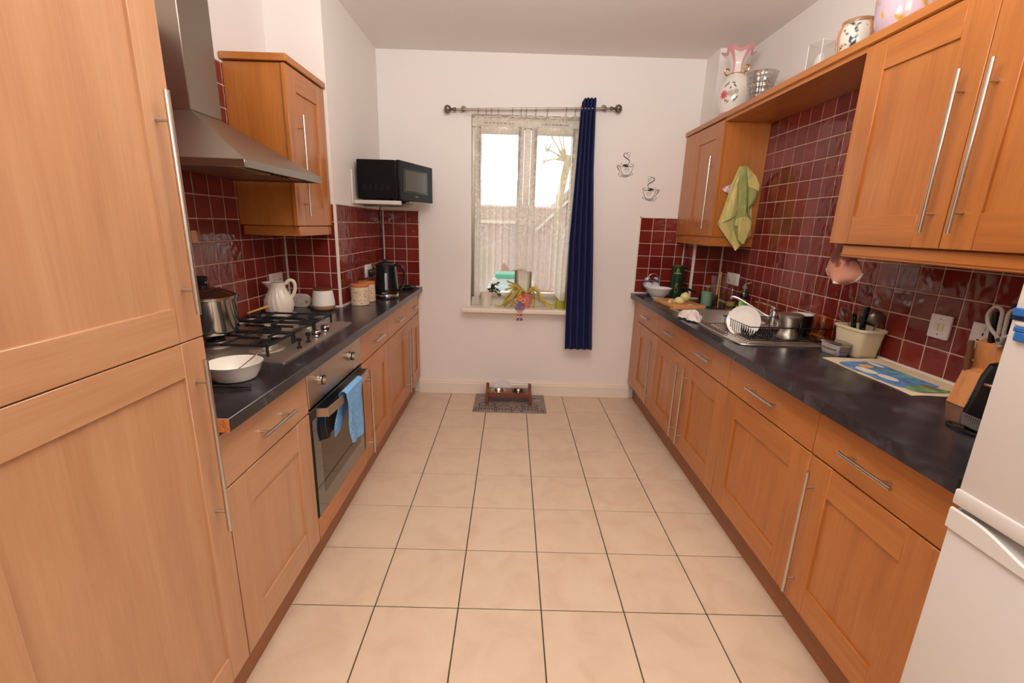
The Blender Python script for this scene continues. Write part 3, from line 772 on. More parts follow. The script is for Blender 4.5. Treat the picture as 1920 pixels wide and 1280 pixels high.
MB().box(mx0 + 0.02, mx0 + 0.05, my0 + 0.03, my0 + 0.06, mz0 - 0.012, mz0).box(mx1 - 0.05, mx1 - 0.02, my0 + 0.03, my0 + 0.06, mz0 - 0.012, mz0).box(mx0 + 0.02, mx0 + 0.05, my1 - 0.06, my1 - 0.03, mz0 - 0.012, mz0).box(mx1 - 0.05, mx1 - 0.02, my1 - 0.06, my1 - 0.03, mz0 - 0.012, mz0).build('feet', M_BLACK, r, smooth=False, world=True)
r = thing('wall_bracket', 'grey metal wall bracket holding up the microwave', 'bracket', (XBL, 3.4, 1.60))
M_BRK = mat('bracket_grey', (205, 196, 186), 0.35)
for by in (3.175, 3.52):
    q = MB().box(XBL - 0.004, XBL + 0.012, by - 0.035, by, 1.597, 1.815).build('upright', M_BRK, r, bevel=0.003, world=True)
    MB().box(XBL + 0.012, -0.745, by - 0.030, by - 0.004, 1.600, 1.626).build('arm', M_BRK, r, bevel=0.004, world=True)
MB().box(XBL + 0.02, -0.735, 3.33, 3.37, 1.592, 1.606).box(XBL + 0.05, XBL + 0.08, 3.15, 3.50, 1.5995, 1.606).box(-0.84, -0.80, 3.15, 3.50, 1.5995, 1.606).build('cross_bar', mat('bracket_dark', (120, 112, 104), 0.4), r, smooth=False, world=True)
# ------------------------------------------------------------------ things on the left worktop
def at(name, label, cat, x, y, z, rz=0, group=None): return thing(name, label, cat, (x, y, z), rz, group)
ZG_ = ZT + 0.008 + 0.0525
# stock pot on the hob
M_POT = mat('pot_steel', (205, 200, 192), 0.14, metal=1.0)
r = at('cooking_pot', 'large steel cooking pot with a glass lid on the hob', 'pot', -1.262, 1.845, ZG_)
MB().lathe([(0.112, 0), (0.124, 0.006), (0.126, 0.02), (0.126, 0.140), (0.131, 0.146), (0.131, 0.150), (0.123, 0.150), (0.122, 0.02), (0.1, 0.012)], 48).build('pot_body', M_POT, r)
ld2 = MB().lathe([(0.129, 0.151), (0.129, 0.156), (0.115, 0.166), (0.085, 0.180), (0.045, 0.190), (0.02, 0.193)], 48).build('lid', mat('smoked_lid', (52, 30, 24), 0.06, coat=0.5), r)
MB().lathe([(0.1305, 0.150), (0.132, 0.152), (0.132, 0.157), (0.128, 0.158)], 48).build('lid_rim', M_POT, ld2)
MB().lathe([(0.026, 0.192), (0.026, 0.200), (0.014, 0.206), (0.014, 0.212), (0.026, 0.216), (0.027, 0.230), (0.020, 0.236)], 20).build('lid_knob', M_BLACK, ld2)
for a in (1.25, 1.25 + PI):
    ca, sa = math.cos(a), math.sin(a)
    pts = [(0.125 * ca - k * sa, 0.125 * sa + k * ca, 0.128) for k in (-0.042,)] + [((0.125 + 0.045 * math.sin(PI * q / 6)) * ca - (-0.042 + 0.084 * q / 6) * sa, (0.125 + 0.045 * math.sin(PI * q / 6)) * sa + (-0.042 + 0.084 * q / 6) * ca, 0.135) for q in range(1, 6)] + [(0.125 * ca - 0.042 * sa, 0.125 * sa + 0.042 * ca, 0.128)]
    MB().tube(cr(pts, 4), 0.0085, 8).build('side_handle', M_BLACK, r)
r.scale = (0.92, 0.92, 1.0)
# wooden spatula handle across the hob
sp = MB().tube([(-1.318, 2.235, ZG_ + 0.006), (-1.298, 2.40, ZG_ + 0.014)], [0.004, 0.007], 8).build('wooden_spoon', mat('spoon_wood', (214, 170, 100), 0.6))
tag(sp, 'thin wooden spoon handle lying across the back of the hob', 'spoon')
# white bowl with spoon
r = at('mixing_bowl', 'white enamel bowl beside the tall cabinet', 'bowl', -0.930, 1.465, ZT)
MB().lathe([(0.060, 0), (0.072, 0.004), (0.086, 0.030), (0.0965, 0.060), (0.0985, 0.062), (0.0945, 0.060), (0.083, 0.030), (0.068, 0.010), (0.02, 0.008)], 48).build('bowl_body', mat('cream_enamel', (240, 236, 226), 0.18, coat=0.4), r)
fl = MB()
for q in range(14):
    a = -2.2 + random.uniform(-0.32, 0.32); z = random.uniform(0.016, 0.034); rr = 0.0765 + (z - 0.012) * 0.47 + 0.004
    fl.ball((rr * math.cos(a), rr * math.sin(a), z), 0.0022, 6, 4)
fl.build('flower_print', mat('flower_brown', (150, 104, 60), 0.5), r)
r.scale = (0.90, 0.90, 0.92)
r = at('spoon', 'steel spoon leaning in the white enamel bowl', 'spoon', -0.930, 1.465, ZT + 0.012)
MB().tube(cr([(-0.005, 0.0, 0.008), (0.02, 0.025, 0.030), (0.045, 0.05, 0.055), (0.068, 0.074, 0.078)], 5), [0.003] * 8 + [0.0042] * 8, 8, flat=0.6).build('spoon_handle', M_HANDLE, r)
MB().ball((-0.020, -0.013, 0.0035), (0.022, 0.015, 0.005)).build('spoon_bowl', M_HANDLE, r)
o = MB().tube(cr([(-1.02, 1.352, ZT + 0.009), (-0.93, 1.352, ZT + 0.010), (-0.86, 1.362, ZT + 0.008), (-0.828, 1.375, ZT + 0.008)], 6), [0.006] * 10 + [0.0085] * 9, 10, flat=0.7).build('spatula', M_BLACK)
tag(o, 'black plastic utensil handle lying in front of the white enamel bowl', 'utensil')
# swirl jug on a saucer
M_CREAM = mat('cream_ceramic', (240, 230, 214), 0.22, coat=0.3)
r = at('jug', 'cream ceramic jug with swirled ribs and a spout', 'jug', -1.292, 2.500, ZT, 0.3)
def swirl(r_, z, a): 
    if z > 0.150:
        d = (a - PI + PI) % (2 * PI) - PI; k = math.exp(-(((a - PI)) / 0.42) ** 2)
        return r_ + 0.034 * k * (z - 0.150) / 0.042
    return r_ * (1 + (0.035 * math.sin(18 * a + z * 42) if 0.015 < z else 0))
MB().lathe([(0.050, 0.008), (0.058, 0.014), (0.070, 0.038), (0.0755, 0.066), (0.072, 0.095), (0.060, 0.122), (0.047, 0.146), (0.041, 0.160), (0.042, 0.176), (0.046, 0.192), (0.042, 0.192), (0.038, 0.176), (0.037, 0.16)], 84, fn=swirl, capt=True).build('jug_body', M_CREAM, r)
MB().lathe([(0.030, 0.1925), (0.032, 0.195), (0.020, 0.197), (0.006, 0.198)], 24).build('jug_lid', M_CREAM, r)
MB().tube(cr([(0.042, 0, 0.182), (0.062, 0, 0.202), (0.084, 0, 0.194), (0.090, 0, 0.165), (0.082, 0, 0.130), (0.066, 0, 0.106)], 6), 0.0062, 10, flat=1.5).build('jug_handle', M_CREAM, r)
r = at('saucer', 'cream saucer under the swirled jug', 'saucer', -1.292, 2.500, ZT)
MB().lathe([(0.045, 0), (0.070, 0.003), (0.088, 0.009), (0.090, 0.011), (0.068, 0.0072), (0.02, 0.0068)], 40).build('saucer_body', M_CREAM, r)
# oblong white timer leaning against the side of the chimney breast
r = at('clock_radio', 'small white oblong clock with rounded ends behind the jug', 'clock', -1.302, 2.792, ZT, 0)
cp = rrect(0.062, 0.041, 0.0405, 8)
MB().prism([(u, v + 0.041) for u, v in cp], -0.014, 0.014, 'xz').build('clock_body', mat('clock_white', (214, 200, 186), 0.4), r, bevel=0.003)
d_ = MB().lathe([(0.010, 0), (0.010, 0.002)], 16); d_.rot(Matrix.Translation((0.038, -0.014, 0.036)) @ Matrix.Rotation(PI / 2, 4, 'X')); d_.build('dial', mat('clock_dial', (160, 146, 130), 0.5), r)
k_ = MB()
for dx, dz in ((-0.045, 0.058), (-0.028, 0.048), (-0.02, 0.056), (0.0, 0.066), (-0.03, 0.030), (0.005, 0.020), (-0.01, 0.02)): k_.box(dx, dx + 0.009, -0.0148, -0.0138, dz, dz + 0.0025)
k_.build('print', mat('clock_print', (92, 80, 70), 0.6), r, smooth=False)
# white canister with tan foot and dark lid
r = at('storage_jar', 'round white storage jar with a tan base and dark wooden lid', 'jar', -1.140, 2.735, ZT)
MB().lathe([(0.050, 0), (0.060, 0.006), (0.066, 0.022), (0.0665, 0.030)], 44, capt=False).build('jar_base', mat('jar_tan', (176, 140, 100), 0.5), r)
MB().lathe([(0.0665, 0.030), (0.066, 0.050), (0.061, 0.085), (0.0565, 0.115), (0.0565, 0.120), (0.053, 0.120)], 44, capb=False).build('jar_body', mat('jar_white', (242, 236, 228), 0.25), r)
MB().lathe([(0.055, 0.1205), (0.056, 0.124), (0.055, 0.130), (0.045, 0.132)], 44).build('jar_lid', mat('lid_dark_wood', (104, 56, 34), 0.45), r)
# two terrazzo canisters with wooden lids
M_TZ = mat('canister_cream', (226, 198, 168), 0.3, var=0.04, vscale=40); M_LIDW = mat('canister_lid_wood', (206, 126, 70), 0.45, var=0.08, vscale=30)
M_BIRD = mat('bird_print', (120, 104, 98), 0.5); M_LEAFP = mat('leaf_print', (150, 146, 120), 0.5)
for lab, x, y, rad, hgt in (('cream bird-print canister with a wooden lid, nearer the camera', -0.985, 2.945, 0.0575, 0.118), ('cream bird-print canister half hidden behind the other, next to the kettle', -0.985, 3.085, 0.0575, 0.118)):
    r = at('canister', lab, 'canister', x, y, ZT, 0, 'bird-print canisters')
    MB().lathe([(rad - 0.003, 0), (rad, 0.003), (rad, hgt), (rad - 0.003, hgt)], 40).build('canister_body', M_TZ, r)
    def on_can(u, v, h): return ((rad + 0.0002 + h) * math.sin(u / rad), -(rad + 0.0002 + h) * math.cos(u / rad), v)
    b1 = MB(); b2 = MB()
    for bx, bz, sc in ((-0.022, 0.034, 1.0), (0.026, 0.016, 0.7), (0.004, 0.052, 0.3), (-0.052, 0.070, 0.7), (0.050, 0.058, 0.8), (0.058, 0.092, 0.6), (-0.07, 0.03, 0.8)):
        b1.ribbon([(bx - 0.009 * sc, bz + 0.007 * sc), (bx - 0.002 * sc, bz), (bx + 0.004 * sc, bz - 0.002 * sc), (bx + 0.010 * sc, bz - 0.003 * sc)], [0.001, 0.006 * sc, 0.007 * sc, 0.002], on_can, 0.0003)
    for bx, bz, l in ((-0.014, 0.086, 0.022), (-0.004, 0.080, 0.02), (0.018, 0.070, 0.008), (0.006, 0.028, 0.008), (-0.035, 0.060, 0.006), (0.018, 0.036, 0.006), (-0.02, 0.104, 0.01), (0.05, 0.03, 0.012), (0.046, 0.075, 0.008), (-0.05, 0.05, 0.01)):
        b2.ribbon(cr([(bx - l * 0.8, bz - 0.002, 0), (bx, bz + 0.001, 0), (bx + l * 0.8, bz + 0.003, 0)], 3), 0.0042, lambda u, v, h: on_can(u, v, h), 0.0003)
    b1.build('bird_print', M_BIRD, r, smooth=False); b2.build('leaf_print', M_LEAFP, r, smooth=False)
    MB().lathe([(rad - 0.001, hgt + 0.0005), (rad + 0.001, hgt + 0.003), (rad + 0.001, hgt + 0.014), (rad - 0.003, hgt + 0.017)], 40).build('canister_lid', M_LIDW, r)
# kettle
M_KET = mat('kettle_black', (20, 20, 22), 0.16, coat=0.3)
r = at('kettle', 'black jug kettle with a steel base ring and water gauge', 'kettle', -0.886, 3.235, ZT)
MB().lathe([(0.082, 0), (0.084, 0.004), (0.082, 0.012), (0.07, 0.014)], 44).build('power_base', M_BLACK, r)
MB().lathe([(0.082, 0.0145), (0.083, 0.018), (0.083, 0.032), (0.081, 0.034)], 44).build('base_ring', M_CHROME, r)
MB().lathe([(0.081, 0.0345), (0.0805, 0.08), (0.077, 0.15), (0.071, 0.215), (0.070, 0.238), (0.064, 0.244)], 44).build('kettle_body', M_KET, r)
MB().lathe([(0.062, 0.2445), (0.058, 0.252), (0.03, 0.258), (0.016, 0.262), (0.014, 0.272), (0.006, 0.276)], 32).build('kettle_lid', M_BLACK, r)
MB().grid(lambda u, v: (-(0.066 + 0.034 * v) * math.cos((u - 0.5) * 0.9 * (1 - 0.5 * v)), (0.066 + 0.034 * v) * math.sin((u - 0.5) * 0.9 * (1 - 0.5 * v)), 0.196 + 0.042 * v), 8, 5, 0.004).build('spout', M_KET, r)
MB().tube(cr([(0.060, -0.01, 0.236), (0.090, -0.015, 0.240), (0.122, -0.02, 0.222), (0.132, -0.02, 0.170), (0.122, -0.02, 0.110), (0.098, -0.015, 0.066), (0.078, -0.01, 0.058)], 6), 0.012, 12, flat=0.8).build('kettle_handle', M_KET, r)
ga = -1.35
gx, gy = math.cos(ga), math.sin(ga)
g_ = MB().tube([(0.0835 * gx, 0.0835 * gy, 0.070), (0.0785 * gx, 0.0785 * gy, 0.185)], 0.0105, 14, flat=0.3); g_.build('water_gauge', mat('gauge_clear', (170, 174, 180), 0.2), r)
MB().box(-0.014, 0.014, -0.0828, -0.081, 0.044, 0.048).build('maker_mark', mat('ketle_mark', (190, 190, 190), 0.4), r, smooth=False)
# sockets and plugs on the left walls
def socket(label, plane, face, out, u0, u1, z0, z1, kind):
    cat = 'light switch' if kind == 'switch' else 'socket'
    u, z = (u0 + u1) / 2, (z0 + z1) / 2
    r = thing('light_switch' if kind == 'switch' else 'wall_socket', label, cat, (face, u, z) if plane == 'x' else (u, face, z))
    hu, hz = (u1 - u0) / 2, (z1 - z0) / 2
    def B(a0, a1, b0, b1, d0, d1): return MB().box(out * d0, out * d1, a0, a1, b0, b1) if plane == 'x' else MB().box(a0, a1, out * d0, out * d1, b0, b1)
    B(-hu, hu, -hz, hz, 0, 0.010).build('face_plate', M_PLAST, r, bevel=0.003, seg=2)
    M_HOLE = mat('pin_hole', (40, 36, 34), 0.6); M_ROCK = mat('rocker_cream', (226, 214, 190), 0.3)
    if kind == 'switch':
        for k in (-1, 1): B(k * 0.010 - 0.009, k * 0.010 + 0.009, -0.014, 0.014, 0.010, 0.013).build('rocker', M_ROCK, r, bevel=0.001)
        for k in (-1, 1): B(-0.002, 0.002, k * 0.030 - 0.002, k * 0.030 + 0.002, 0.010, 0.0105).build('screw', M_HOLE, r, smooth=False)
    else:
        n_ = 2 if kind == 'double' else 1
        for q in range(n_):
            cu = (q - (n_ - 1) / 2) * hu
            for (du, dz, w_, h_) in ((0, 0.012, 0.003, 0.005), (-0.011, -0.010, 0.005, 0.0025), (0.011, -0.010, 0.005, 0.0025)):
                B(cu + du - w_, cu + du + w_, dz - h_ - 0.004, dz + h_ - 0.004, 0.010, 0.0104).build('pin_slot', M_HOLE, r, smooth=False)
            B(cu - 0.006, cu + 0.006, 0.020, 0.034, 0.010, 0.014).build('rocker', M_PLAST, r, bevel=0.001)
    return r
socket('white double socket on the red tiles behind the kettle', 'x', XBL, 1, 3.33, 3.49, 1.085, 1.178, 'double')
socket('white double socket on the red tiles behind the jug', 'x', XL, 1, 2.600, 2.750, 1.085, 1.178, 'double')
o = MB(); loft(o, [(0, 0.026, 0.018, 0.006), (0.010, 0.026, 0.018, 0.006)])
o.rot(Matrix.Translation((XL, 2.015, 1.402)) @ Matrix.Rotation(PI / 2, 4, 'Y'))
o = o.build('wall_hook', mat('hook_peach', (226, 164, 120), 0.4)); tag(o, 'small peach adhesive hook on the red tiles behind the pot', 'hook')
r = thing('plug', 'black mains plug in the socket behind the kettle', 'plug', (XBL + 0.0112, 3.395, 1.115))
pb = MB(); loft(pb, [(0, 0.024, 0.024, 0.008), (0.018, 0.023, 0.023, 0.008), (0.034, 0.016, 0.016, 0.008)]); pb.rot(Matrix.Rotation(PI / 2, 4, 'Y')); pb.build('plug_body', M_BLACK, r)
MB().tube(cr([(0.02, 0, -0.02), (0.026, 0.004, -0.06), (0.03, 0.0, -0.11), (0.05, -0.02, -0.150)], 5), 0.0042, 8).build('cable', M_BLACK, r)
r = thing('plug', 'black mains plug with the long cable up to the microwave', 'plug', (XBL + 0.0112, 3.455, 1.115))
pb = MB(); loft(pb, [(0, 0.024, 0.024, 0.008), (0.018, 0.023, 0.023, 0.008), (0.034, 0.016, 0.016, 0.008)]); pb.rot(Matrix.Rotation(PI / 2, 4, 'Y')); pb.build('plug_body', M_BLACK, r)
MB().tube(cr([(0.03, 0, 0.0), (0.02, 0.05, -0.02), (0.014, 0.22, 0.02), (0.012, 0.30, 0.12), (0.012, 0.24, 0.30), (0.03, 0.16, 0.42), (0.05, 0.12, 0.47), (0.06, 0.12, 0.486)], 7), 0.0035, 8).build('cable', M_BLACK, r)
# coil of black cables in the far corner
r = thing('cable_bundle', 'tangle of black leads in the far left corner of the worktop', 'cables', (-0.86, 3.70, ZT))
for k in range(3):
    MB().tube(cr([((0.05 + 0.012 * k) * math.cos(a * PI / 3 + k) * 1.2, (0.05 + 0.012 * k) * math.sin(a * PI / 3 + k), 0.006 + 0.006 * k + 0.003 * (a % 2)) for a in range(6)], 5, True), 0.004, 7, True).build('lead', M_BLACK, r)
ad = MB(); loft(ad, [(0, 0.028, 0.022, 0.006), (0.030, 0.026, 0.02, 0.006)], (0.02, 0.01, 0.004)); ad.build('adapter', M_BLACK, r)
# blue cloth over the oven handle
def cloth_blue(front):
    def f(u, v):
        y = 1.895 + 0.215 * u + 0.012 * math.sin(7 * v + 3 * u)
        if front:
            zb = 0.735 - (0.225 + 0.035 * math.sin(2.2 * u + 0.4)) * v
            x = OX + 0.070 + 0.010 * math.sin(9 * u + 1) * v + 0.010 * v * math.sin(4 * u)
            return (x, y + 0.02 * (v - 0.3) * (1 - u) - 0.012 * v, zb)
        zb = 0.735 - (0.19 - 0.08 * u) * v
        x = OX + 0.036 - 0.018 * v + 0.006 * math.sin(8 * u) * v
        return (x, y - 0.045 * v * (1 - u), zb)
    return f
M_BCL = mat('blue_cloth', (122, 176, 226), 0.85, bump=0.3, bscale=90, var=0.10, vscale=60)
r = thing('dish_cloth', 'light blue dish cloth hung over the oven handle', 'cloth', (OX + 0.05, 2.0, 0.6))
MB().grid(cloth_blue(True), 24, 20, 0.002).build('front_fall', M_BCL, r, world=True)
MB().grid(cloth_blue(False), 20, 14, 0.002).build('back_fall', M_BCL, r, world=True)
MB().grid(lambda u, v: (OX + 0.036 + 0.034 * v, 1.895 + 0.215 * u + 0.012 * math.sin(3 * u), 0.735 + 0.012 * math.sin(PI * v) + 0.002), 20, 8, 0.002).build('fold', M_BCL, r, world=True)
# ------------------------------------------------------------------ sink and things on the right worktop
M_SINK = mat('sink_steel', (206, 199, 190), 0.38, metal=1.0)
r = thing('sink', 'stainless steel sink with a bowl and ribbed draining board', 'sink', (1.36, 2.6, ZT))
z0, z1 = ZT + 0.0004, ZT + 0.005
s_ = MB()
s_.box(1.120, SX0, 2.20, 3.125, z0, z1).box(SX1, 1.625, 2.115, 3.125, z0, z1).box(SX0, SX1, SY1, 3.125, z0, z1).box(SX0, SX1, 2.115, SY0, z0, z1)
s_.add([(1.120, 2.20, z0), (1.15, 2.115, z0), (1.15, 2.20, z0), (1.120, 2.20, z1), (1.15, 2.115, z1), (1.15, 2.20, z1)], [(0, 1, 2), (3, 5, 4), (0, 3, 4, 1), (1, 4, 5, 2), (2, 5, 3, 0)])
s_.build('sink_top', M_SINK, r, smooth=False, world=True)
bw = MB(); loft(bw, [(0.0, 0.204, 0.217, 0.055), (-0.012, 0.200, 0.213, 0.053), (-0.130, 0.188, 0.200, 0.050), (-0.145, 0.170, 0.182, 0.045)], ((SX0 + SX1) / 2, (SY0 + SY1) / 2, z1), capb=False, capt=True, n=6)
bw.build('bowl', M_SINK, r, world=True)
rb = MB()
for k in range(15):
    y = 2.155 + k * 0.030
    rb.tube([(1.175, y, z1 - 0.001), (1.185, y, z1 + 0.003), (1.52, y, z1 + 0.003), (1.53, y, z1 - 0.001)], 0.0045, 6, flat=0.7)
rb.build('drainer_ribs', M_SINK, r, world=True)
MB().tube(cr([(1.126, 3.118, z1), (1.126, 2.7, z1), (1.126, 2.205, z1), (1.155, 2.122, z1), (1.3, 2.121, z1), (1.615, 2.121, z1)], 3), 0.004, 6).build('raised_edge', M_SINK, r, world=True)
r = thing('tap', 'chrome single lever mixer tap over the sink', 'tap', (1.588, 2.665, z1))
MB().lathe([(0.026, 0), (0.026, 0.006), (0.021, 0.010), (0.021, 0.066), (0.024, 0.072), (0.024, 0.090), (0.016, 0.098)], 24).build('tap_body', M_CHROME, r)
MB().tube(cr([(-0.01, 0.01, 0.030), (-0.05, 0.035, 0.055), (-0.12, 0.085, 0.100), (-0.17, 0.122, 0.130), (-0.195, 0.140, 0.135), (-0.200, 0.144, 0.122)], 6), 0.0095, 12).build('spout', M_CHROME, r)
MB().tube(cr([(0.005, 0, 0.094), (-0.03, 0.005, 0.108), (-0.075, 0.012, 0.122), (-0.115, 0.016, 0.128)], 5), [0.016] * 4 + [0.012] * 6 + [0.007] * 6, 10, flat=0.55).build('lever', M_CHROME, r)
MB().lathe([(0.010, 0), (0.010, 0.018), (0.013, 0.020), (0.013, 0.028)], 14, (0.0, -0.055, 0)).build('side_valve', M_CHROME, r)
# dish rack
M_WIRE = mat('black_wire', (16, 16, 18), 0.4)
r = thing('dish_rack', 'black wire dish rack on the draining board', 'dish rack', (1.40, 2.32, z1 + 0.003))
RX0, RX1, RY0, RY1, RZ0, RZ1 = 1.190, 1.628, 2.175, 2.470, 0.9685, 1.038
MB().tube([(RX0, RY0, RZ1), (RX1, RY0, RZ1), (RX1, RY1, RZ1), (RX0, RY1, RZ1)], 0.0028, 6, True).build('top_rim', M_WIRE, r, world=True)
MB().tube([(RX0 + 0.02, RY0 + 0.012, RZ0), (RX1 - 0.02, RY0 + 0.012, RZ0), (RX1 - 0.02, RY1 - 0.012, RZ0), (RX0 + 0.02, RY1 - 0.012, RZ0)], 0.0028, 6, True).build('base_rim', M_WIRE, r, world=True)
for k in range(12):
    y = RY0 + 0.02 + k * 0.0232
    MB().tube([(RX0, y, RZ1), (RX0 + 0.004, y, RZ0 + 0.02), (RX0 + 0.02, y, RZ0), (RX1 - 0.02, y, RZ0), (RX1 - 0.004, y, RZ0 + 0.02), (RX1, y, RZ1)], 0.0017, 5).build('wire', M_WIRE, r, world=True)
for x in (RX0 + 0.11, RX0 + 0.26, RX1 - 0.06):
    MB().tube([(x, RY0, RZ1), (x, RY0 + 0.008, RZ0 + 0.01), (x, RY0 + 0.02, RZ0 - 0.0005), (x, RY1 - 0.02, RZ0 - 0.0005), (x, RY1 - 0.008, RZ0 + 0.01), (x, RY1, RZ1)], 0.0022, 5).build('wire', M_WIRE, r, world=True)
for x in (RX0 + 0.045, RX0 + 0.13):
    pts = []
    for k in range(12):
        y = RY0 + 0.02 + k * 0.0228
        pts += [(x, y, RZ0), (x, y + 0.0114, RZ0 + 0.045)]
    MB().tube(pts, 0.0023, 5).build('plate_slot_wire', M_WIRE, r, world=True)
# plate in the rack
r = thing('dinner_plate', 'white dinner plate standing upright in the dish rack', 'plate', (1.245, 2.352, 1.032))
nv = Vector((-0.62, -0.76, 0.20)).normalized(); Rm = Vector((0, 0, 1)).rotation_difference(nv).to_matrix().to_4x4()
M_PLATE = mat('white_china', (240, 234, 228), 0.16, coat=0.3)
pl = MB().lathe([(0.042, -0.006), (0.057, -0.005), (0.081, 0.004), (0.084, 0.006), (0.083, 0.008), (0.057, 0.0), (0.052, -0.001), (0.02, -0.001)], 48); pl.rot(Rm); pl.build('plate_body', M_PLATE, r)
# steel hourglass pot, mug, amber glass
r = thing('steel_beaker', 'upturned brushed steel hourglass-shaped pot in the dish rack', 'pot', (1.430, 2.255, RZ0 + 0.003)); r.scale = (0.95, 0.95, 0.97)
MB().lathe([(0.054, 0), (0.055, 0.004), (0.048, 0.022), (0.039, 0.042), (0.0375, 0.052), (0.044, 0.075), (0.055, 0.104), (0.061, 0.122), (0.061, 0.127), (0.054, 0.130), (0.02, 0.130)], 44).build('pot_body', mat('satin_steel', (196, 190, 182), 0.34, metal=1.0), r)
r = thing('mug', 'black mug with a white rim behind the steel pot', 'mug', (1.556, 2.365, RZ0 + 0.003), 2.4)
MB().lathe([(0.050, 0), (0.054, 0.003), (0.056, 0.105), (0.053, 0.105), (0.051, 0.01), (0.01, 0.008)], 40).build('mug_body', mat('mug_black', (20, 16, 16), 0.12, coat=0.4), r)
MB().lathe([(0.0562, 0.104), (0.0566, 0.108), (0.052, 0.1085), (0.0515, 0.104)], 40, capb=False, capt=False).lathe([(0.0528, 0.104), (0.0508, 0.012), (0.01, 0.0105)], 40, capb=False).build('mug_lining', mat('mug_white', (240, 232, 224), 0.2), r)
MB().tube(cr([(0.054, 0.0, 0.085), (0.080, 0.0, 0.082), (0.088, 0.0, 0.055), (0.076, 0.0, 0.030), (0.054, 0.0, 0.024)], 5), 0.0055, 8).build('mug_handle', MATS['mug_black'], r)
r = thing('amber_glass', 'amber ribbed drinking glass upside down in the dish rack', 'glass', (1.585, 2.235, RZ0 + 0.003))
MB().lathe([(0.044, 0), (0.045, 0.004), (0.043, 0.05), (0.040, 0.118), (0.036, 0.128), (0.030, 0.130)], 48, fn=lambda q, z, a: q * (1 + 0.025 * math.cos(16 * a))).build('glass_body', thin_glass('amber_glass', (250, 202, 124), 0.05, 0.10), r)
# wrung out cloth on the sink edge
def rag(u, v):
    a = 2 * PI * u; rr = v
    q = 1 + 0.22 * math.sin(3 * a + 0.6) + 0.12 * math.sin(7 * a)
    x = 1.128 + rr * q * 0.062 * math.cos(a); y = 2.755 + rr * q * 0.105 * math.sin(a)
    h = 0.042 * (1 - rr ** 3) * (0.55 + 0.45 * math.sin(4 * a + 5 * rr + 0.7)) + 0.022 * abs(math.sin(3.5 * a + 7 * rr)) * (1 - rr ** 4) * rr + 0.012 * (1 - rr) * math.cos(2 * a)
    return (x, y, z1 + 0.0015 + max(0, h) + 0.004 * abs(math.sin(9 * a)) * rr)
o = MB().grid(rag, 110, 26).build('dish_rag', mat('rag_white', (228, 214, 206), 0.9, bump=0.4, bscale=60))
tag(o, 'crumpled white rag on the front edge of the sink', 'cloth')
# heart alarm clock
r = thing('alarm_clock', 'pale blue heart-shaped twin bell alarm clock', 'clock', (1.186, 3.805, ZT + 0.010))
def heart(k, n=40):
    out = []
    for i in range(n):
        t = 2 * PI * i / n
        out.append((k * 16 * math.sin(t) ** 3 / 16, 0.058 + k * (13 * math.cos(t) - 5 * math.cos(2 * t) - 2 * math.cos(3 * t) - math.cos(4 * t)) / 16 * 0.86))
    return out
MB().prism(heart(0.066), -0.022, 0.018, 'xz').build('case', mat('clock_blue', (160, 180, 214), 0.25), r, bevel=0.002)
MB().prism(heart(0.055), -0.0235, -0.021, 'xz').build('face', mat('clock_face', (240, 234, 224), 0.3), r, smooth=False)
MB().box(-0.0015, 0.0015, -0.025, -0.0236, 0.035, 0.075).box(-0.025, 0.0, -0.025, -0.0236, 0.052, 0.055).box(-0.0045, 0.0045, -0.0252, -0.0236, 0.047, 0.056).build('clock_hands', M_BLACK, r, smooth=False)
mk = MB()
for k in range(12):
    a = k * PI / 6; mk.ball((0.036 * math.sin(a), -0.0236, 0.062 + 0.030 * math.cos(a)), 0.0018, 6, 4)
mk.build('hour_marks', M_BLACK, r)
for sx in (-1, 1):
    b_ = MB().lathe([(0.024, 0), (0.023, 0.008), (0.016, 0.017), (0.004, 0.021)], 20); b_.rot(Matrix.Translation((sx * 0.036, 0, 0.117)) @ Matrix.Rotation(sx * 0.5, 4, 'Y')); b_.build('bell', mat('bell_blue', (190, 204, 228), 0.2, metal=0.3), r)
    MB().tube([(sx * 0.030, 0, 0.020), (sx * 0.044, 0, -0.008)], 0.005, 8).build('foot', MATS['clock_blue'], r)
MB().tube(cr([(-0.030, 0, 0.130), (-0.018, 0, 0.155), (0.012, 0, 0.166), (0.040, 0, 0.155), (0.050, 0, 0.132)], 5), 0.0028, 8).build('carry_handle', M_HANDLE, r)
# white bowl
r = thing('serving_bowl', 'white china bowl beside the heart alarm clock', 'bowl', (1.197, 3.635, ZT))
MB().lathe([(0.050, 0), (0.050, 0.008), (0.060, 0.014), (0.082, 0.040), (0.100, 0.076), (0.104, 0.081), (0.101, 0.081), (0.080, 0.044), (0.058, 0.018), (0.01, 0.014)], 44).build('bowl_body', M_PLATE, r)
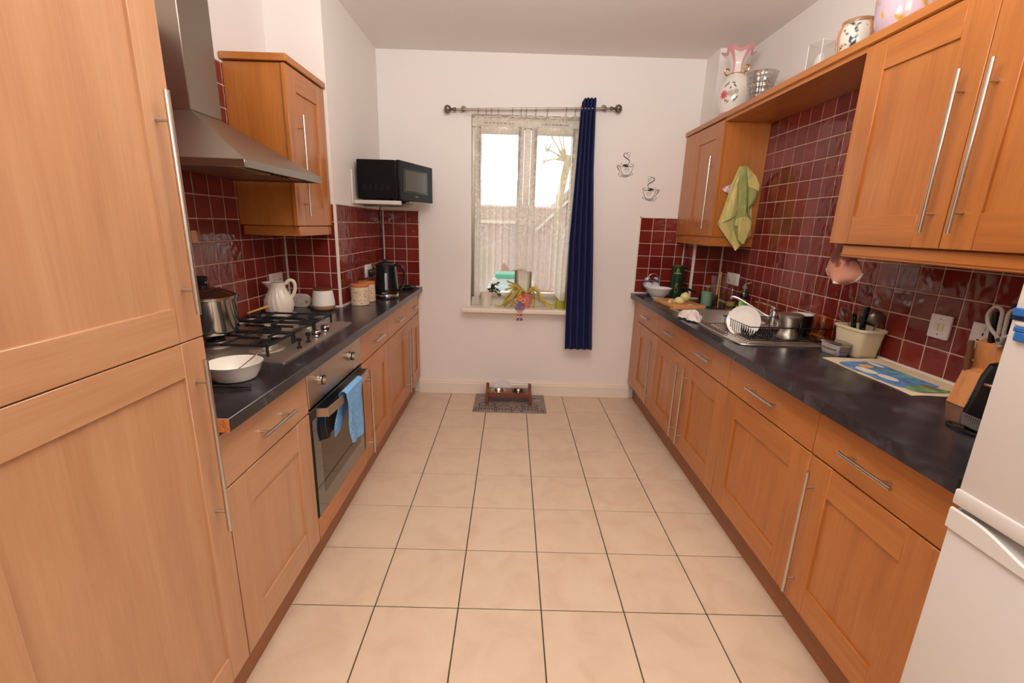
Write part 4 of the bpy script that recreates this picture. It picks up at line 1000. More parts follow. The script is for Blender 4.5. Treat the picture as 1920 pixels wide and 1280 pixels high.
# green whisky tube
r = thing('gift_tube', 'dark green whisky tube with gold print', 'tube', (1.372, 3.735, ZT), 0)
MB().lathe([(0.046, 0), (0.048, 0.002), (0.048, 0.252), (0.046, 0.254)], 40).build('tube_body', mat('tube_green', (22, 58, 38), 0.3), r)
M_GOLD = mat('tube_gold', (196, 168, 74), 0.3, metal=0.7)
MB().lathe([(0.0484, 0.250), (0.049, 0.252), (0.049, 0.256), (0.045, 0.258), (0.040, 0.256)], 40).build('tube_rim', mat('tube_rim_gold', (150, 140, 84), 0.3, metal=0.8), r)
ta = -PI / 2 - 0.30
def on_tube(u, v, h):
    a = ta + u / 0.048; q = 0.0482 + h
    return (q * math.cos(a), q * math.sin(a), v)
def rib(mb, pts, w_): mb.ribbon(pts, w_, on_tube, 0.0004)
g_ = MB()
rib(g_, cr([(-0.016, 0.060), (-0.012, 0.045), (0.002, 0.042), (0.012, 0.052), (0.010, 0.070), (0.000, 0.082), (-0.010, 0.098), (-0.004, 0.112), (0.010, 0.104)], 5), 0.0035)
rib(g_, cr([(-0.012, 0.088), (0.002, 0.096), (0.012, 0.116)], 5), 0.003)
rib(g_, cr([(-0.016, 0.060), (-0.010, 0.072), (0.006, 0.076), (0.010, 0.070)], 5), 0.0025)
rib(g_, [(-0.014, 0.030), (0.010, 0.030)], 0.003); rib(g_, [(-0.022, 0.177), (0.020, 0.177)], 0.003)
rib(g_, cr([(-0.012, 0.208), (-0.006, 0.222), (0.002, 0.226), (0.010, 0.220), (0.012, 0.208), (0.0, 0.206), (-0.010, 0.207)], 4), 0.005)
g_.build('gold_print', M_GOLD, r, smooth=False)
g_ = MB()
for k in range(9):
    x = -0.030 + k * 0.0068; rib(g_, [(x, 0.190), (x + 0.001, 0.200)], 0.0022); rib(g_, [(x, 0.195 + 0.004 * (k % 2)), (x + 0.004, 0.194)], 0.0018)
g_.build('white_print', mat('tube_white', (214, 208, 196), 0.4), r, smooth=False)
# chopping board with onions
BZ = ZT
r = thing('chopping_board', 'thick wooden chopping board with onion pieces on it', 'chopping board', (1.245, 3.300, BZ), 0.12)
bd = MB(); loft(bd, [(0, 0.118, 0.170, 0.010), (0.003, 0.121, 0.173, 0.010), (0.020, 0.121, 0.173, 0.010), (0.023, 0.118, 0.170, 0.010)])
bd.build('board', wood('board_wood', [(196, 124, 70), (216, 150, 92), (228, 166, 108)], 'y', 0.5, 0.0), r)
BT = BZ + 0.0232
M_ON = mat('onion_white', (232, 222, 156), 0.3, var=0.06, vscale=30)
def onion(label, x, y, rad, half=False):
    o_ = thing('onion', label, 'onion', (x, y, BT))
    if half:
        MB().lathe([(rad * 0.55, 0), (rad * 0.92, rad * 0.30), (rad, rad * 0.62), (rad * 0.9, rad * 1.0), (rad * 0.6, rad * 1.3), (rad * 0.1, rad * 1.42)], 24).build('bulb', M_ON, o_)
    else:
        MB().lathe([(rad * 0.3, 0), (rad * 0.8, rad * 0.32), (rad, rad * 0.85), (rad * 0.82, rad * 1.4), (rad * 0.45, rad * 1.70), (rad * 0.15, rad * 1.84), (rad * 0.08, rad * 1.95)], 24).build('bulb', M_ON, o_)
    q = MB()
    for k in range(10):
        a = k * PI / 5; kk = 1.42 if half else 1.75
        q.tube([(rad * 0.96 * math.cos(a), rad * 0.96 * math.sin(a), rad * 0.85), (rad * 0.72 * math.cos(a), rad * 0.72 * math.sin(a), rad * (1.2 if half else 1.50))], 0.0006, 4)
    q.build('skin_lines', mat('onion_lines', (206, 196, 120), 0.5), o_)
onion('whole peeled onion at the back of the chopping board', 1.300, 3.330, 0.036)
onion('peeled onion half in the middle of the chopping board', 1.215, 3.205, 0.035, True)
bits = [(1.185, 3.30), (1.200, 3.27), (1.172, 3.275), (1.19, 3.255), (1.160, 3.245), (1.178, 3.235), (1.205, 3.32)]
for i, (x, y) in enumerate(bits):
    a = random.uniform(0, 3); l = random.uniform(0.018, 0.028); hh = random.uniform(0.010, 0.020)
    b_ = MB().grid(lambda u, v: (l * (u - 0.5), 0.014 * (v - 0.5), hh * math.sin(PI * u) * (0.6 + 0.4 * v)), 8, 3, 0.003); b_.rot(Matrix.Rotation(a, 4, 'Z'))
    o_ = b_.build('onion_slice', M_ON); o_.location = (x, y, BT + 0.003)
    tag(o_, 'chopped slice in the little heap of onion on the board', 'onion', 'chopped onion slices')
b_ = MB().grid(lambda u, v: (0.036 * (u - 0.5), 0.016 * (v - 0.5), 0.007 * math.sin(PI * u)), 8, 3, 0.003).build('onion_slice', M_ON); b_.location = (1.268, 3.135, BT + 0.003); tag(b_, 'single onion slice near the front edge of the chopping board', 'onion')
# small pan with green handle
r = thing('frying_pan', 'dark pan with a green handle in the far corner by the trim', 'pan', (1.548, 3.50, ZT))
MB().lathe([(0.060, 0), (0.066, 0.004), (0.078, 0.050), (0.080, 0.052), (0.076, 0.050), (0.064, 0.008), (0.01, 0.006)], 36).build('pan_body', mat('pan_dark', (24, 30, 26), 0.3), r)
MB().tube(cr([(-0.076, -0.03, 0.046), (-0.10, -0.04, 0.062), (-0.13, -0.06, 0.078)], 4), 0.006, 8).build('ferrule', M_HANDLE, r)
MB().tube(cr([(-0.128, -0.058, 0.077), (-0.17, -0.08, 0.092), (-0.215, -0.10, 0.108), (-0.262, -0.11, 0.118)], 5), [0.0085] * 6 + [0.011] * 6 + [0.007] * 4, 10, flat=0.8).build('pan_handle', mat('pan_handle_green', (26, 56, 36), 0.35), r)
# jars by the sink
r = thing('glass_jar', 'glass jar half filled with pale green powder', 'jar', (1.440, 3.285, ZT))
MB().lathe([(0.038, 0), (0.0405, 0.004), (0.0405, 0.130), (0.037, 0.144), (0.037, 0.156), (0.034, 0.158)], 36).build('jar_glass', M_GLASS, r)
MB().lathe([(0.036, 0.004), (0.0388, 0.007), (0.0388, 0.104), (0.02, 0.106)], 36).build('jar_contents', mat('jar_green', (118, 168, 140), 0.6), r)
MB().tube([(0.0385 * math.cos(k * PI / 10), 0.0385 * math.sin(k * PI / 10), 0.146) for k in range(20)], 0.0025, 6, True).build('jar_ring', M_HANDLE, r)
r = thing('glass_vase', 'tall square clear glass with a yellow straw in it', 'glass', (1.475, 3.180, ZT), 0.15)
gv = MB(); loft(gv, [(0, 0.033, 0.033, 0.008), (0.008, 0.034, 0.034, 0.008), (0.10, 0.037, 0.037, 0.008), (0.232, 0.048, 0.048, 0.010)], capt=False); gv.build('vase_glass', M_GLASS, r)
gv = MB(); loft(gv, [(0.002, 0.031, 0.031, 0.008), (0.010, 0.032, 0.032, 0.008)]); gv.build('vase_foot', thin_glass('thick_glass', (215, 205, 195), 0.25), r)
o = MB().tube([(1.480, 3.175, ZT + 0.011), (1.476, 3.178, ZT + 0.130), (1.470, 3.172, ZT + 0.262)], 0.0036, 8).build('straw', mat('straw_yellow', (206, 158, 52), 0.5)); tag(o, 'yellow straw standing in the tall square glass', 'straw')
r = thing('glass_bottle', 'clear glass bottle with a little yellow liquid', 'bottle', (1.628, 3.300, ZT))
MB().lathe([(0.033, 0), (0.035, 0.003), (0.034, 0.085), (0.026, 0.125), (0.024, 0.152)], 32, capt=False).build('bottle_glass', M_GLASS, r)
MB().lathe([(0.031, 0.003), (0.033, 0.005), (0.033, 0.034), (0.02, 0.035)], 32).build('liquid', mat('liquid_yellow', (190, 160, 84), 0.2), r)
r = thing('soap_bottle', 'dark spray bottle with a green label beside the far socket', 'bottle', (1.632, 3.135, ZT))
MB().lathe([(0.030, 0), (0.031, 0.004), (0.031, 0.11), (0.026, 0.130), (0.014, 0.142), (0.013, 0.152)], 32).build('bottle_body', thin_glass('brown_glass', (150, 130, 125), 0.1), r)
MB().lathe([(0.029, 0.004), (0.0295, 0.006), (0.0295, 0.075), (0.02, 0.076)], 32).build('liquid', mat('soap_dark', (26, 38, 28), 0.2), r)
MB().lathe([(0.014, 0.152), (0.016, 0.156), (0.016, 0.168), (0.010, 0.176)], 20).build('collar', mat('pump_grey', (120, 124, 122), 0.4), r)
MB().tube(cr([(0.0, 0, 0.176), (0.0, 0.0, 0.186), (0.018, -0.006, 0.192), (0.034, -0.012, 0.200)], 4), 0.005, 8).build('nozzle', mat('pump_nozzle', (150, 130, 100), 0.4), r)
MB().grid(lambda u, v: (0.0316 * math.cos(3.3 + 1.5 * u), 0.0316 * math.sin(3.3 + 1.5 * u), 0.030 + 0.05 * v), 10, 2).build('label', mat('label_green', (120, 170, 70), 0.4, var=0.5, vscale=60), r)
socket('white double socket on the red tiles behind the spray bottle', 'x', XR, -1, 3.315, 3.495, 1.105, 1.192, 'double')
socket('white double light switch on the red tiles above the painted mat', 'x', XR, -1, 1.666, 1.753, 1.112, 1.204, 'switch')
socket('white single socket on the red tiles behind the knife block', 'x', XR, -1, 1.500, 1.588, 1.112, 1.204, 'single')
# cream utensil tub
TX, TY = 1.609, 2.020
r = thing('utensil_tub', 'cream plastic tub holding cutlery against the tiles', 'tub', (TX, TY, ZT))
M_TUB = mat('cream_plastic', (234, 220, 184), 0.35)
tb = MB(); loft(tb, [(0, 0.046, 0.072, 0.020), (0.004, 0.049, 0.075, 0.020), (0.118, 0.057, 0.091, 0.024), (0.120, 0.062, 0.097, 0.026), (0.130, 0.062, 0.097, 0.026), (0.131, 0.058, 0.093, 0.024), (0.122, 0.053, 0.087, 0.022), (0.006, 0.045, 0.071, 0.018)], capb=True, capt=True, n=6)
tb.build('tub_body', M_TUB, r)
TB = ZT + 0.0075
def cutlery(name, label, cat, foot, top, kind):
    """foot, top: points relative to the tub centre"""
    a = Vector((TX + foot[0], TY + foot[1], TB + foot[2])); b = Vector((TX + top[0], TY + top[1], TB + top[2]))
    d = (b - a)
    r_ = thing(name, label, cat, a)
    L = d.length; q = Vector((0, 0, 1)).rotation_difference(d).to_matrix().to_4x4()
    if kind == 'spoon':
        m1 = MB().tube([(0, 0, 0), (0, 0, L * 0.45), (0, 0, L - 0.040)], [0.0045, 0.0032, 0.0026], 8, flat=0.5); m1.rot(q); m1.build('stem', M_HANDLE, r_)
        m2 = MB().grid(lambda u, v: (0.019 * math.sin(PI * v) ** 0.7 * (2 * u - 1), -0.006 * math.sin(PI * v) * (1 - (2 * u - 1) ** 2), L - 0.044 + 0.058 * v), 10, 12, 0.0012); m2.rot(q); m2.build('spoon_bowl', M_HANDLE, r_)
    elif kind == 'fork':
        m1 = MB().tube([(0, 0, 0), (0, 0, L * 0.45), (0, 0, L - 0.050)], [0.0045, 0.0032, 0.0026], 8, flat=0.5); m1.rot(q); m1.build('stem', M_HANDLE, r_)
        m2 = MB().box(-0.010, 0.010, -0.001, 0.001, L - 0.052, L - 0.034)
        for k in range(4): m2.box(-0.010 + k * 0.0058, -0.0074 + k * 0.0058, -0.001, 0.001, L - 0.034, L)
        m2.rot(q); m2.build('tines', M_HANDLE, r_)
    elif kind == 'knife':
        m1 = MB().box(-0.0085, 0.0085, -0.0008, 0.0008, 0, L * 0.45); m1.rot(q); m1.build('blade', M_HANDLE, r_)
        m2 = MB(); loft(m2, [(L * 0.45, 0.009, 0.006, 0.004), (L * 0.55, 0.0105, 0.0075, 0.005), (L * 0.8, 0.010, 0.007, 0.005), (L * 0.97, 0.0125, 0.008, 0.005), (L, 0.009, 0.006, 0.004)]); m2.rot(q); h_ = m2.build('grip', M_BLACK, r_)
        m3 = MB()
        for k in (0.56, 0.73, 0.89): m3.tube([(-0.0022, -0.0085, L * k), (-0.0022, 0.0085, L * k)], 0.0028, 10)
        m3.rot(q); m3.build('rivets', M_HANDLE, h_)
    elif kind == 'ladle':
        m1 = MB().tube([(0, 0, 0), (0, 0, L - 0.05)], 0.0035, 8); m1.rot(q); m1.build('stem', M_HANDLE, r_)
        m2 = MB().grid(lambda u, v: (0.036 * math.cos(2 * PI * u) * math.sin(PI / 2 * v), 0.016 - 0.022 * math.cos(PI / 2 * v), L - 0.038 + 0.036 * math.sin(2 * PI * u) * math.sin(PI / 2 * v)), 20, 8, 0.0012); m2.rot(q); m2.build('sieve_bowl', mat('mesh_steel', (150, 140, 132), 0.35, metal=1.0), r_)
cutlery('table_spoon', 'steel spoon tipping furthest over the far end of the cream tub', 'spoon', (-0.005, -0.02, 0), (-0.022, 0.098, 0.190), 'spoon')
cutlery('table_fork', 'steel fork leaning lowest at the far end of the cream tub', 'fork', (0.01, 0.01, 0), (-0.010, 0.128, 0.155), 'fork')
cutlery('table_fork', 'steel fork standing behind the black knife handles in the tub', 'fork', (0.02, 0.02, 0), (0.025, 0.050, 0.190), 'fork')
cutlery('table_knife', 'black handled knife tilted away in the middle of the cream tub', 'knife', (-0.020, -0.015, 0), (-0.028, 0.022, 0.178), 'knife')
cutlery('table_knife', 'shorter black handled knife behind the others in the cream tub', 'knife', (0.012, -0.01, 0), (0.012, 0.012, 0.170), 'knife')
cutlery('steak_knife', 'tallest black handled knife with three rivets in the cream tub', 'knife', (-0.022, -0.035, 0), (-0.026, -0.048, 0.222), 'knife')
cutlery('tea_strainer', 'round steel strainer at the near end of the cream tub', 'strainer', (0.015, -0.03, 0), (0.010, -0.085, 0.205), 'ladle')
# butter tub
r = thing('butter_tub', 'grey plastic butter tub with NORDPAK printed on its side', 'butter tub', (1.513, 2.020, ZT), 0.10)
M_BT = mat('butter_silver', (196, 190, 186), 0.3)
bt = MB(); loft(bt, [(0, 0.026, 0.046, 0.010), (0.003, 0.028, 0.048, 0.010), (0.050, 0.033, 0.056, 0.012)]); bt.build('tub_body', M_BT, r)
bt = MB(); loft(bt, [(0.0505, 0.036, 0.060, 0.013), (0.056, 0.0365, 0.0605, 0.013), (0.058, 0.034, 0.058, 0.013), (0.061, 0.030, 0.054, 0.012)]); bt.build('tub_lid', thin_glass('butter_lid', (190, 186, 182), 0.35, 0.15), r)
bt = MB(); loft(bt, [(0.0502, 0.030, 0.053, 0.012), (0.0504, 0.030, 0.053, 0.012)]); bt.build('foil', mat('foil_white', (230, 224, 218), 0.3), r)
side_ang = math.atan2(0.005, 0.047)
def side_place(me, name, material, y, z, depth=0.0006):
    o_ = bpy.data.objects.new(name, me); COL.objects.link(o_); me.materials.clear(); me.materials.append(material); o_.parent = r
    x = -(0.028 + (z - 0.003) / 0.047 * 0.005) - depth
    o_.matrix_local = Matrix.Translation((x, y, z)) @ Matrix.Rotation(-PI / 2, 4, 'Z') @ Matrix.Rotation(PI / 2 - side_ang, 4, 'X')
    return o_
side_place(text_mesh('NORDPAK', 0.0185), 'lettering', mat('print_dark', (60, 56, 66), 0.5), -0.003, 0.026)
bd_ = MB().grid(lambda u, v: (0.092 * (u - 0.5), -0.004 * (1 - (2 * u - 1) ** 2) * -1 + 0.0085 * (v - 0.5), 0), 16, 2, 0.0004).mesh('band', False)
side_place(bd_, 'print_band', mat('print_grey', (110, 106, 112), 0.5), 0, 0.0105, 0.0004)
sm = MB()
for k in range(11): sm.box(-0.036 + k * 0.0066, -0.0316 + k * 0.0066, -0.0016 + 0.0004 * (k % 2), 0.0016, 0, 0.0002)
side_place(sm.mesh('fine_print', False), 'fine_print', mat('print_light', (204, 200, 198), 0.5), 0, 0.0120, 0.0009)
hm = MB().prism([(-0.012, 0.0), (0.0, 0.009), (0.012, 0.0), (0.006, -0.001), (-0.006, -0.001)], 0, 0.0003).mesh('emblem', False); side_place(hm, 'emblem', mat('print_red', (206, 140, 128), 0.5), -0.003, 0.040)
lb = MB().box(-0.024, 0.024, -0.0548, -0.0500, 0.020, 0.046).build('back_label', mat('label_brown', (130, 112, 104), 0.5), r, smooth=False)
MB().box(-0.022, 0.018, -0.0550, -0.0490, 0.006, 0.017).build('barcode', mat('label_violet', (120, 112, 146), 0.5, var=0.3, vscale=200), r, smooth=False)
# painted table mat
r = thing('painted_mat', 'hand painted cream cloth mat with blue sky, clouds and sun', 'table mat', (1.532, 1.705, ZT), 0)
M_MAT = mat('mat_cream', (224, 202, 166), 0.85, var=0.05, vscale=20)
MB().grid(lambda u, v: (-0.130 + 0.262 * u + 0.004 * math.sin(9 * v), -0.235 + 0.47 * v + 0.003 * math.sin(7 * u), 0.0022 + 0.0006 * math.sin(11 * u + 5 * v)), 20, 30, 0.0015).build('cloth', M_MAT, r)
def blob(pts, z, material, name):
    p_ = cr([(x, y, 0) for x, y in pts], 5, True); MB().prism([(q.x, q.y) for q in p_], z, z + 0.0004).build(name, material, r, smooth=False)
blob([(-0.112, 0.150), (-0.02, 0.175), (0.055, 0.165), (0.060, 0.05), (0.058, -0.06), (0.055, -0.14), (-0.04, -0.150), (-0.108, -0.145), (-0.116, 0.0)], 0.0030, mat('paint_blue', (92, 130, 176), 0.8, var=0.22, vscale=22), 'sky')
blob([(-0.085, -0.155), (-0.02, -0.13), (0.04, -0.17), (0.06, -0.20), (-0.02, -0.205), (-0.08, -0.2)], 0.0036, mat('paint_green', (108, 138, 96), 0.8, var=0.3, vscale=30), 'field')
blob([(-0.03, 0.09), (0.01, 0.07), (0.05, 0.05), (0.05, -0.02), (0.03, -0.09), (0.02, -0.03), (0.01, 0.03)], 0.0036, mat('paint_teal', (100, 150, 140), 0.8, var=0.25, vscale=30), 'hill')
for cx, cy, sx, sy in ((-0.075, 0.045, 0.026, 0.050), (-0.060, -0.045, 0.022, 0.045), (0.030, 0.13, 0.014, 0.045)):
    blob([(cx + sx * math.cos(a * PI / 4), cy + sy * math.sin(a * PI / 4)) for a in range(8)], 0.0042, mat('paint_white', (226, 216, 198), 0.8), 'cloud')
blob([(-0.030 + 0.026 * math.cos(a * PI / 5), 0.105 + 0.024 * math.sin(a * PI / 5)) for a in range(10)], 0.0042, mat('paint_sun', (232, 172, 92), 0.8), 'sun')
blob([(0.0, -0.12), (0.02, -0.13), (0.03, -0.17), (0.01, -0.175), (-0.005, -0.15)], 0.0044, mat('paint_brown', (140, 96, 60), 0.8), 'tree')
# knife block
KX, KY = 1.540, 1.365
r = thing('knife_block', 'wooden knife block half hidden behind the toaster', 'knife block', (KX, KY, ZT))
prof = [(-0.055, 0.0), (0.075, 0.0), (0.085, 0.200), (0.035, 0.228), (-0.012, 0.208), (0.002, 0.122), (-0.028, 0.116)]
MB().prism(prof, -0.062, 0.068, 'xz').build('block', wood('block_wood', [(178, 104, 52), (206, 136, 78), (222, 158, 100)], 'z', 0.45, 0.1, 2.0), r, bevel=0.002)
for dx, dy, dz, hgt, wv in ((0.006, 0.035, 0.214, 0.100, 0.0105), (0.036, 0.012, 0.226, 0.118, 0.012), (0.038, -0.026, 0.226, 0.116, 0.012), (-0.010, -0.040, 0.122, 0.090, 0.010)):
    q = thing('knife', {0: 'black handled knife at the far side of the knife block', 1: 'tall black handled knife at the back of the knife block, far one', 2: 'tall black handled knife at the back of the knife block, near one', 3: 'black handled knife in the lower front step of the knife block'}[{0.035: 0, 0.012: 1, -0.026: 2, -0.040: 3}[dy]], 'knife', (KX + dx, KY + dy, ZT + dz))
    g2 = MB(); loft(g2, [(0.0, wv * 0.85, 0.007, 0.004), (hgt * 0.2, wv, 0.008, 0.005), (hgt * 0.6, wv * 0.9, 0.0075, 0.005), (hgt * 0.92, wv * 1.2, 0.008, 0.005), (hgt, wv * 0.8, 0.006, 0.004)])
    g2.rot(Matrix.Rotation(-0.10, 4, 'Y')); hd = g2.build('grip', M_BLACK, q)
    g3 = MB()
    for k in (0.25, 0.55, 0.85): g3.tube([(-0.001, -0.0082, hgt * k), (-0.001, 0.0082, hgt * k)], 0.0024, 8)
    g3.rot(Matrix.Rotation(-0.10, 4, 'Y')); g3.build('rivets', M_HANDLE, hd)
    MB().box(-0.007, 0.007, -0.0009, 0.0009, -0.020, 0.002).build('blade', M_HANDLE, q, smooth=False)
r = thing('sharpening_steel', 'brown handled sharpening steel at the far edge of the knife block', 'tool', (KX - 0.022, KY + 0.060, ZT + 0.118))
MB().tube([(0, 0, -0.006), (-0.004, 0.002, 0.04), (-0.006, 0.004, 0.095)], [0.008, 0.0095, 0.008], 12).build('grip', mat('steel_grip_brown', (112, 76, 50), 0.4), r)
MB().tube(cr([(-0.006, 0.004, 0.094), (-0.010, 0.010, 0.090), (-0.008, 0.014, 0.078), (-0.004, 0.010, 0.07)], 4), 0.0016, 6).build('hanging_loop', M_HANDLE, r)
r = thing('scissors', 'kitchen scissors with grey loop handles in the knife block', 'scissors', (KX - 0.018, KY - 0.012, ZT + 0.212))
M_SCI = mat('scissor_grey', (176, 166, 156), 0.4)
for sy, kk in ((1, 0.024), (-1, -0.024)):
    pts = [(-0.006, kk * 0.45, 0.034), (-0.009, kk * 1.75, 0.062), (-0.012, kk * 2.0, 0.095), (-0.013, kk * 1.3, 0.120), (-0.012, kk * 0.45, 0.110), (-0.010, kk * 0.35, 0.075)]
    MB().tube(cr(pts, 6, True), 0.0055, 8, True).build('loop_handle', M_SCI, r)
    MB().tube([(-0.006, kk * 0.45, 0.034), (-0.002, -kk * 0.15, 0.0)], [0.007, 0.006], 8).build('shank', M_SCI, r)
MB().tube([(-0.012, 0, 0.022), (0.002, 0, 0.022)], 0.006, 12).build('pivot', mat('pivot_dark', (70, 50, 46), 0.4), r)
# toaster
TOX, TOY = 1.462, 1.138
r = thing('toaster', 'black toaster with a dotted steel band next to the fridge', 'toaster', (TOX, TOY, ZT))
tq = MB(); loft(tq, [(0.008, 0.140, 0.095, 0.035), (0.048, 0.144, 0.098, 0.036), (0.160, 0.134, 0.088, 0.036), (0.196, 0.126, 0.080, 0.034), (0.205, 0.112, 0.066, 0.030)], n=6); tq.build('shell', mat('toaster_black', (20, 19, 20), 0.22), r)
def dots():
    mt, t, p = nt('dotted_steel'); tc = t.nodes.new('ShaderNodeTexCoord'); v = t.nodes.new('ShaderNodeTexVoronoi'); v.inputs['Scale'].default_value = 170; v.inputs['Randomness'].default_value = 0.1
    t.links.new(tc.outputs['Object'], v.inputs['Vector']); r_ = t.nodes.new('ShaderNodeValToRGB'); r_.color_ramp.elements[0].position = 0.3; r_.color_ramp.elements[0].color = lin((60, 56, 54)); r_.color_ramp.elements[1].position = 0.42; r_.color_ramp.elements[1].color = lin((150, 144, 138))
    t.links.new(v.outputs['Distance'], r_.inputs['Fac']); t.links.new(r_.outputs['Color'], p.inputs['Base Color']); p.inputs['Metallic'].default_value = 0.6; p.inputs['Roughness'].default_value = 0.35
    return mt
tq = MB(); loft(tq, [(0.012, 0.1415, 0.0965, 0.036), (0.013, 0.1440, 0.0985, 0.036), (0.047, 0.1462, 0.1000, 0.037), (0.048, 0.1445, 0.0985, 0.036)], n=6, capb=False, capt=False); tq.build('steel_band', dots(), r)
tq = MB(); loft(tq, [(0, 0.132, 0.087, 0.03), (0.008, 0.138, 0.093, 0.034)], n=6); tq.build('foot_plate', M_BLACK, r)
MB().box(-0.09, 0.09, -0.045, -0.015, 0.2045, 0.206).box(-0.09, 0.09, 0.015, 0.045, 0.2045, 0.206).build('bread_slot', mat('slot_dark', (60, 56, 54), 0.3, metal=0.6), r, smooth=False)
lv = MB().tube([(-0.1435, -0.008, 0.075), (-0.1365, -0.008, 0.165)], 0.0085, 10).build('lever_track', mat('track_steel', (140, 128, 118), 0.3, metal=0.9), r)
MB().tube([(-0.1505, -0.008, 0.082), (-0.1435, -0.008, 0.160)], 0.0048, 8).build('track_slot', M_BLACK, lv)
MB().box(-0.170, -0.140, -0.012, 0.022, 0.148, 0.156).build('lever', M_CHROME, lv, bevel=0.002)
MB().tube(cr([(-0.12, 0.07, 0.006), (-0.15, 0.105, 0.005), (-0.165, 0.06, 0.005), (-0.16, 0.0, 0.005), (-0.15, -0.06, 0.005)], 6), 0.0038, 8).build('cable', M_BLACK, r)
# ------------------------------------------------------------------ hanging cloths
def interp(tab, v):
    for a, b in zip(tab[:-1], tab[1:]):
        if v <= b[0]:
            t = (v - a[0]) / (b[0] - a[0]); t = t * t * (3 - 2 * t) if False else t
            return [p + (q - p) * t for p, q in zip(a[1:], b[1:])]
    return list(tab[-1][1:])
def towel_mat(name, ca, cb, sc):
    mt, t, p = nt(name); tc = t.nodes.new('ShaderNodeTexCoord')
    n = t.nodes.new('ShaderNodeTexNoise'); n.inputs['Scale'].default_value = sc; n.inputs['Detail'].default_value = 3; n.inputs['Distortion'].default_value = 1.0
    mp = t.nodes.new('ShaderNodeMapping'); mp.inputs['Scale'].default_value = (2.2, 1, 0.8); t.links.new(tc.outputs['Object'], mp.inputs['Vector']); t.links.new(mp.outputs[0], n.inputs['Vector'])
    r_ = t.nodes.new('ShaderNodeValToRGB'); e = r_.color_ramp.elements; e[0].position = 0.42; e[0].color = lin(ca); e[1].position = 0.56; e[1].color = lin(cb)
    t.links.new(n.outputs['Fac'], r_.inputs['Fac']); t.links.new(r_.outputs['Color'], p.inputs['Base Color']); p.inputs['Roughness'].default_value = 0.9
    n2 = t.nodes.new('ShaderNodeTexNoise'); n2.inputs['Scale'].default_value = 120; t.links.new(tc.outputs['Object'], n2.inputs['Vector'])
    b = t.nodes.new('ShaderNodeBump'); b.inputs['Strength'].default_value = 0.25; b.inputs['Distance'].default_value = 0.004; t.links.new(n2.outputs['Fac'], b.inputs['Height']); t.links.new(b.outputs['Normal'], p.inputs['Normal'])
    return mt
M_TOWY = towel_mat('yellow_towel', (224, 206, 132), (196, 190, 116), 10)
M_TOWG = towel_mat('green_towel', (170, 172, 104), (150, 158, 92), 14)
M_TOWC = mat('towel_stitch', (206, 210, 160), 0.9)
def tw(cx, cy, y):            # cloth pattern coordinates -> cabinet side
    return (1.2813 + 0.0007296 * cx + 0.0001085 * cy, y, 1.9488 + 0.0000203 * cx - 0.000692 * cy)
def poly_at(pts, t):
    L = [0]
    for a, b in zip(pts[:-1], pts[1:]): L.append(L[-1] + math.dist(a, b))
    d = t * L[-1]
    for k in range(len(pts) - 1):
        if d <= L[k + 1] + 1e-9:
            f = (d - L[k]) / (L[k + 1] - L[k]); return [pts[k][0] + (pts[k + 1][0] - pts[k][0]) * f, pts[k][1] + (pts[k + 1][1] - pts[k][1]) * f]
    return list(pts[-1])
def layer(name, left, right, depth, bulge, material, folds=1.5, ph0=0.0):
    def f(u, v):
        a, b = poly_at(left, v), poly_at(right, v)
        cx, cy = a[0] + (b[0] - a[0]) * u, a[1] + (b[1] - a[1]) * u
        return tw(cx, cy, depth - bulge * math.sin(PI * min(1, max(0, u))) * (0.3 + 0.7 * min(1, v * 2)) - 0.004 * math.sin(folds * 2 * PI * u + ph0 + 3 * v) * min(1, 3 * v))
    MB().grid(f, 24, 36, 0.003).build(name, material, r, world=True)
r = thing('tea_towel', 'yellow and green tea towel hanging on the cabinet side', 'towel', (1.52, 3.19, 1.64))
layer('back_fold', [(290, 70), (170, 400), (85, 610), (245, 848)], [(330, 70), (400, 420), (392, 700), (250, 850)], 3.196, 0.002, M_TOWY, 1.0)
layer('left_fold', [(285, 64), (205, 240), (125, 470), (72, 604)], [(318, 62), (268, 215), (262, 400), (264, 505)], 3.188, 0.008, M_TOWY, 1.2)
layer('right_fold', [(318, 60), (345, 240), (350, 380), (352, 490)], [(345, 62), (440, 170), (458, 230), (430, 380), (365, 460), (392, 600)], 3.186, 0.010, M_TOWG, 1.0, 1.0)
layer('right_upper_fold', [(322, 58), (348, 240)], [(348, 64), (430, 155), (458, 235), (448, 290)], 3.178, 0.008, M_TOWY, 0.8)
layer('centre_fold', [(283, 66), (268, 220), (264, 420), (215, 606), (245, 700), (250, 740), (285, 780)], [(338, 60), (348, 240), (345, 480), (392, 590), (370, 660), (320, 750), (296, 782)], 3.172, 0.016, M_TOWG, 1.2, 0.5)
layer('front_fold', [(235, 540), (212, 605), (246, 615), (248, 740), (285, 780)], [(330, 520), (372, 570), (360, 640), (325, 740), (297, 780)], 3.156, 0.012, M_TOWY, 1.0)
r = thing('cloth_corner', 'white and pink cloth corner showing behind the tea towel', 'cloth', (1.44, 3.195, 1.76))
MB().grid(lambda u, v: (1.408 + 0.078 * u, 3.200 - 0.010 * math.sin(PI * u) - 0.004 * v, 1.772 + 0.045 * u - (0.016 + 0.075 * u) * v), 12, 8, 0.003).build('cloth', towel_mat('pink_white_check', (226, 212, 204), (196, 140, 160), 40), r, world=True)
o = MB().tube([(1.519, 3.204, 1.895), (1.519, 3.180, 1.892), (1.519, 3.172, 1.905)], 0.006, 8).build('hook', M_HANDLE); tag(o, 'small metal hook the tea towel hangs from', 'hook')
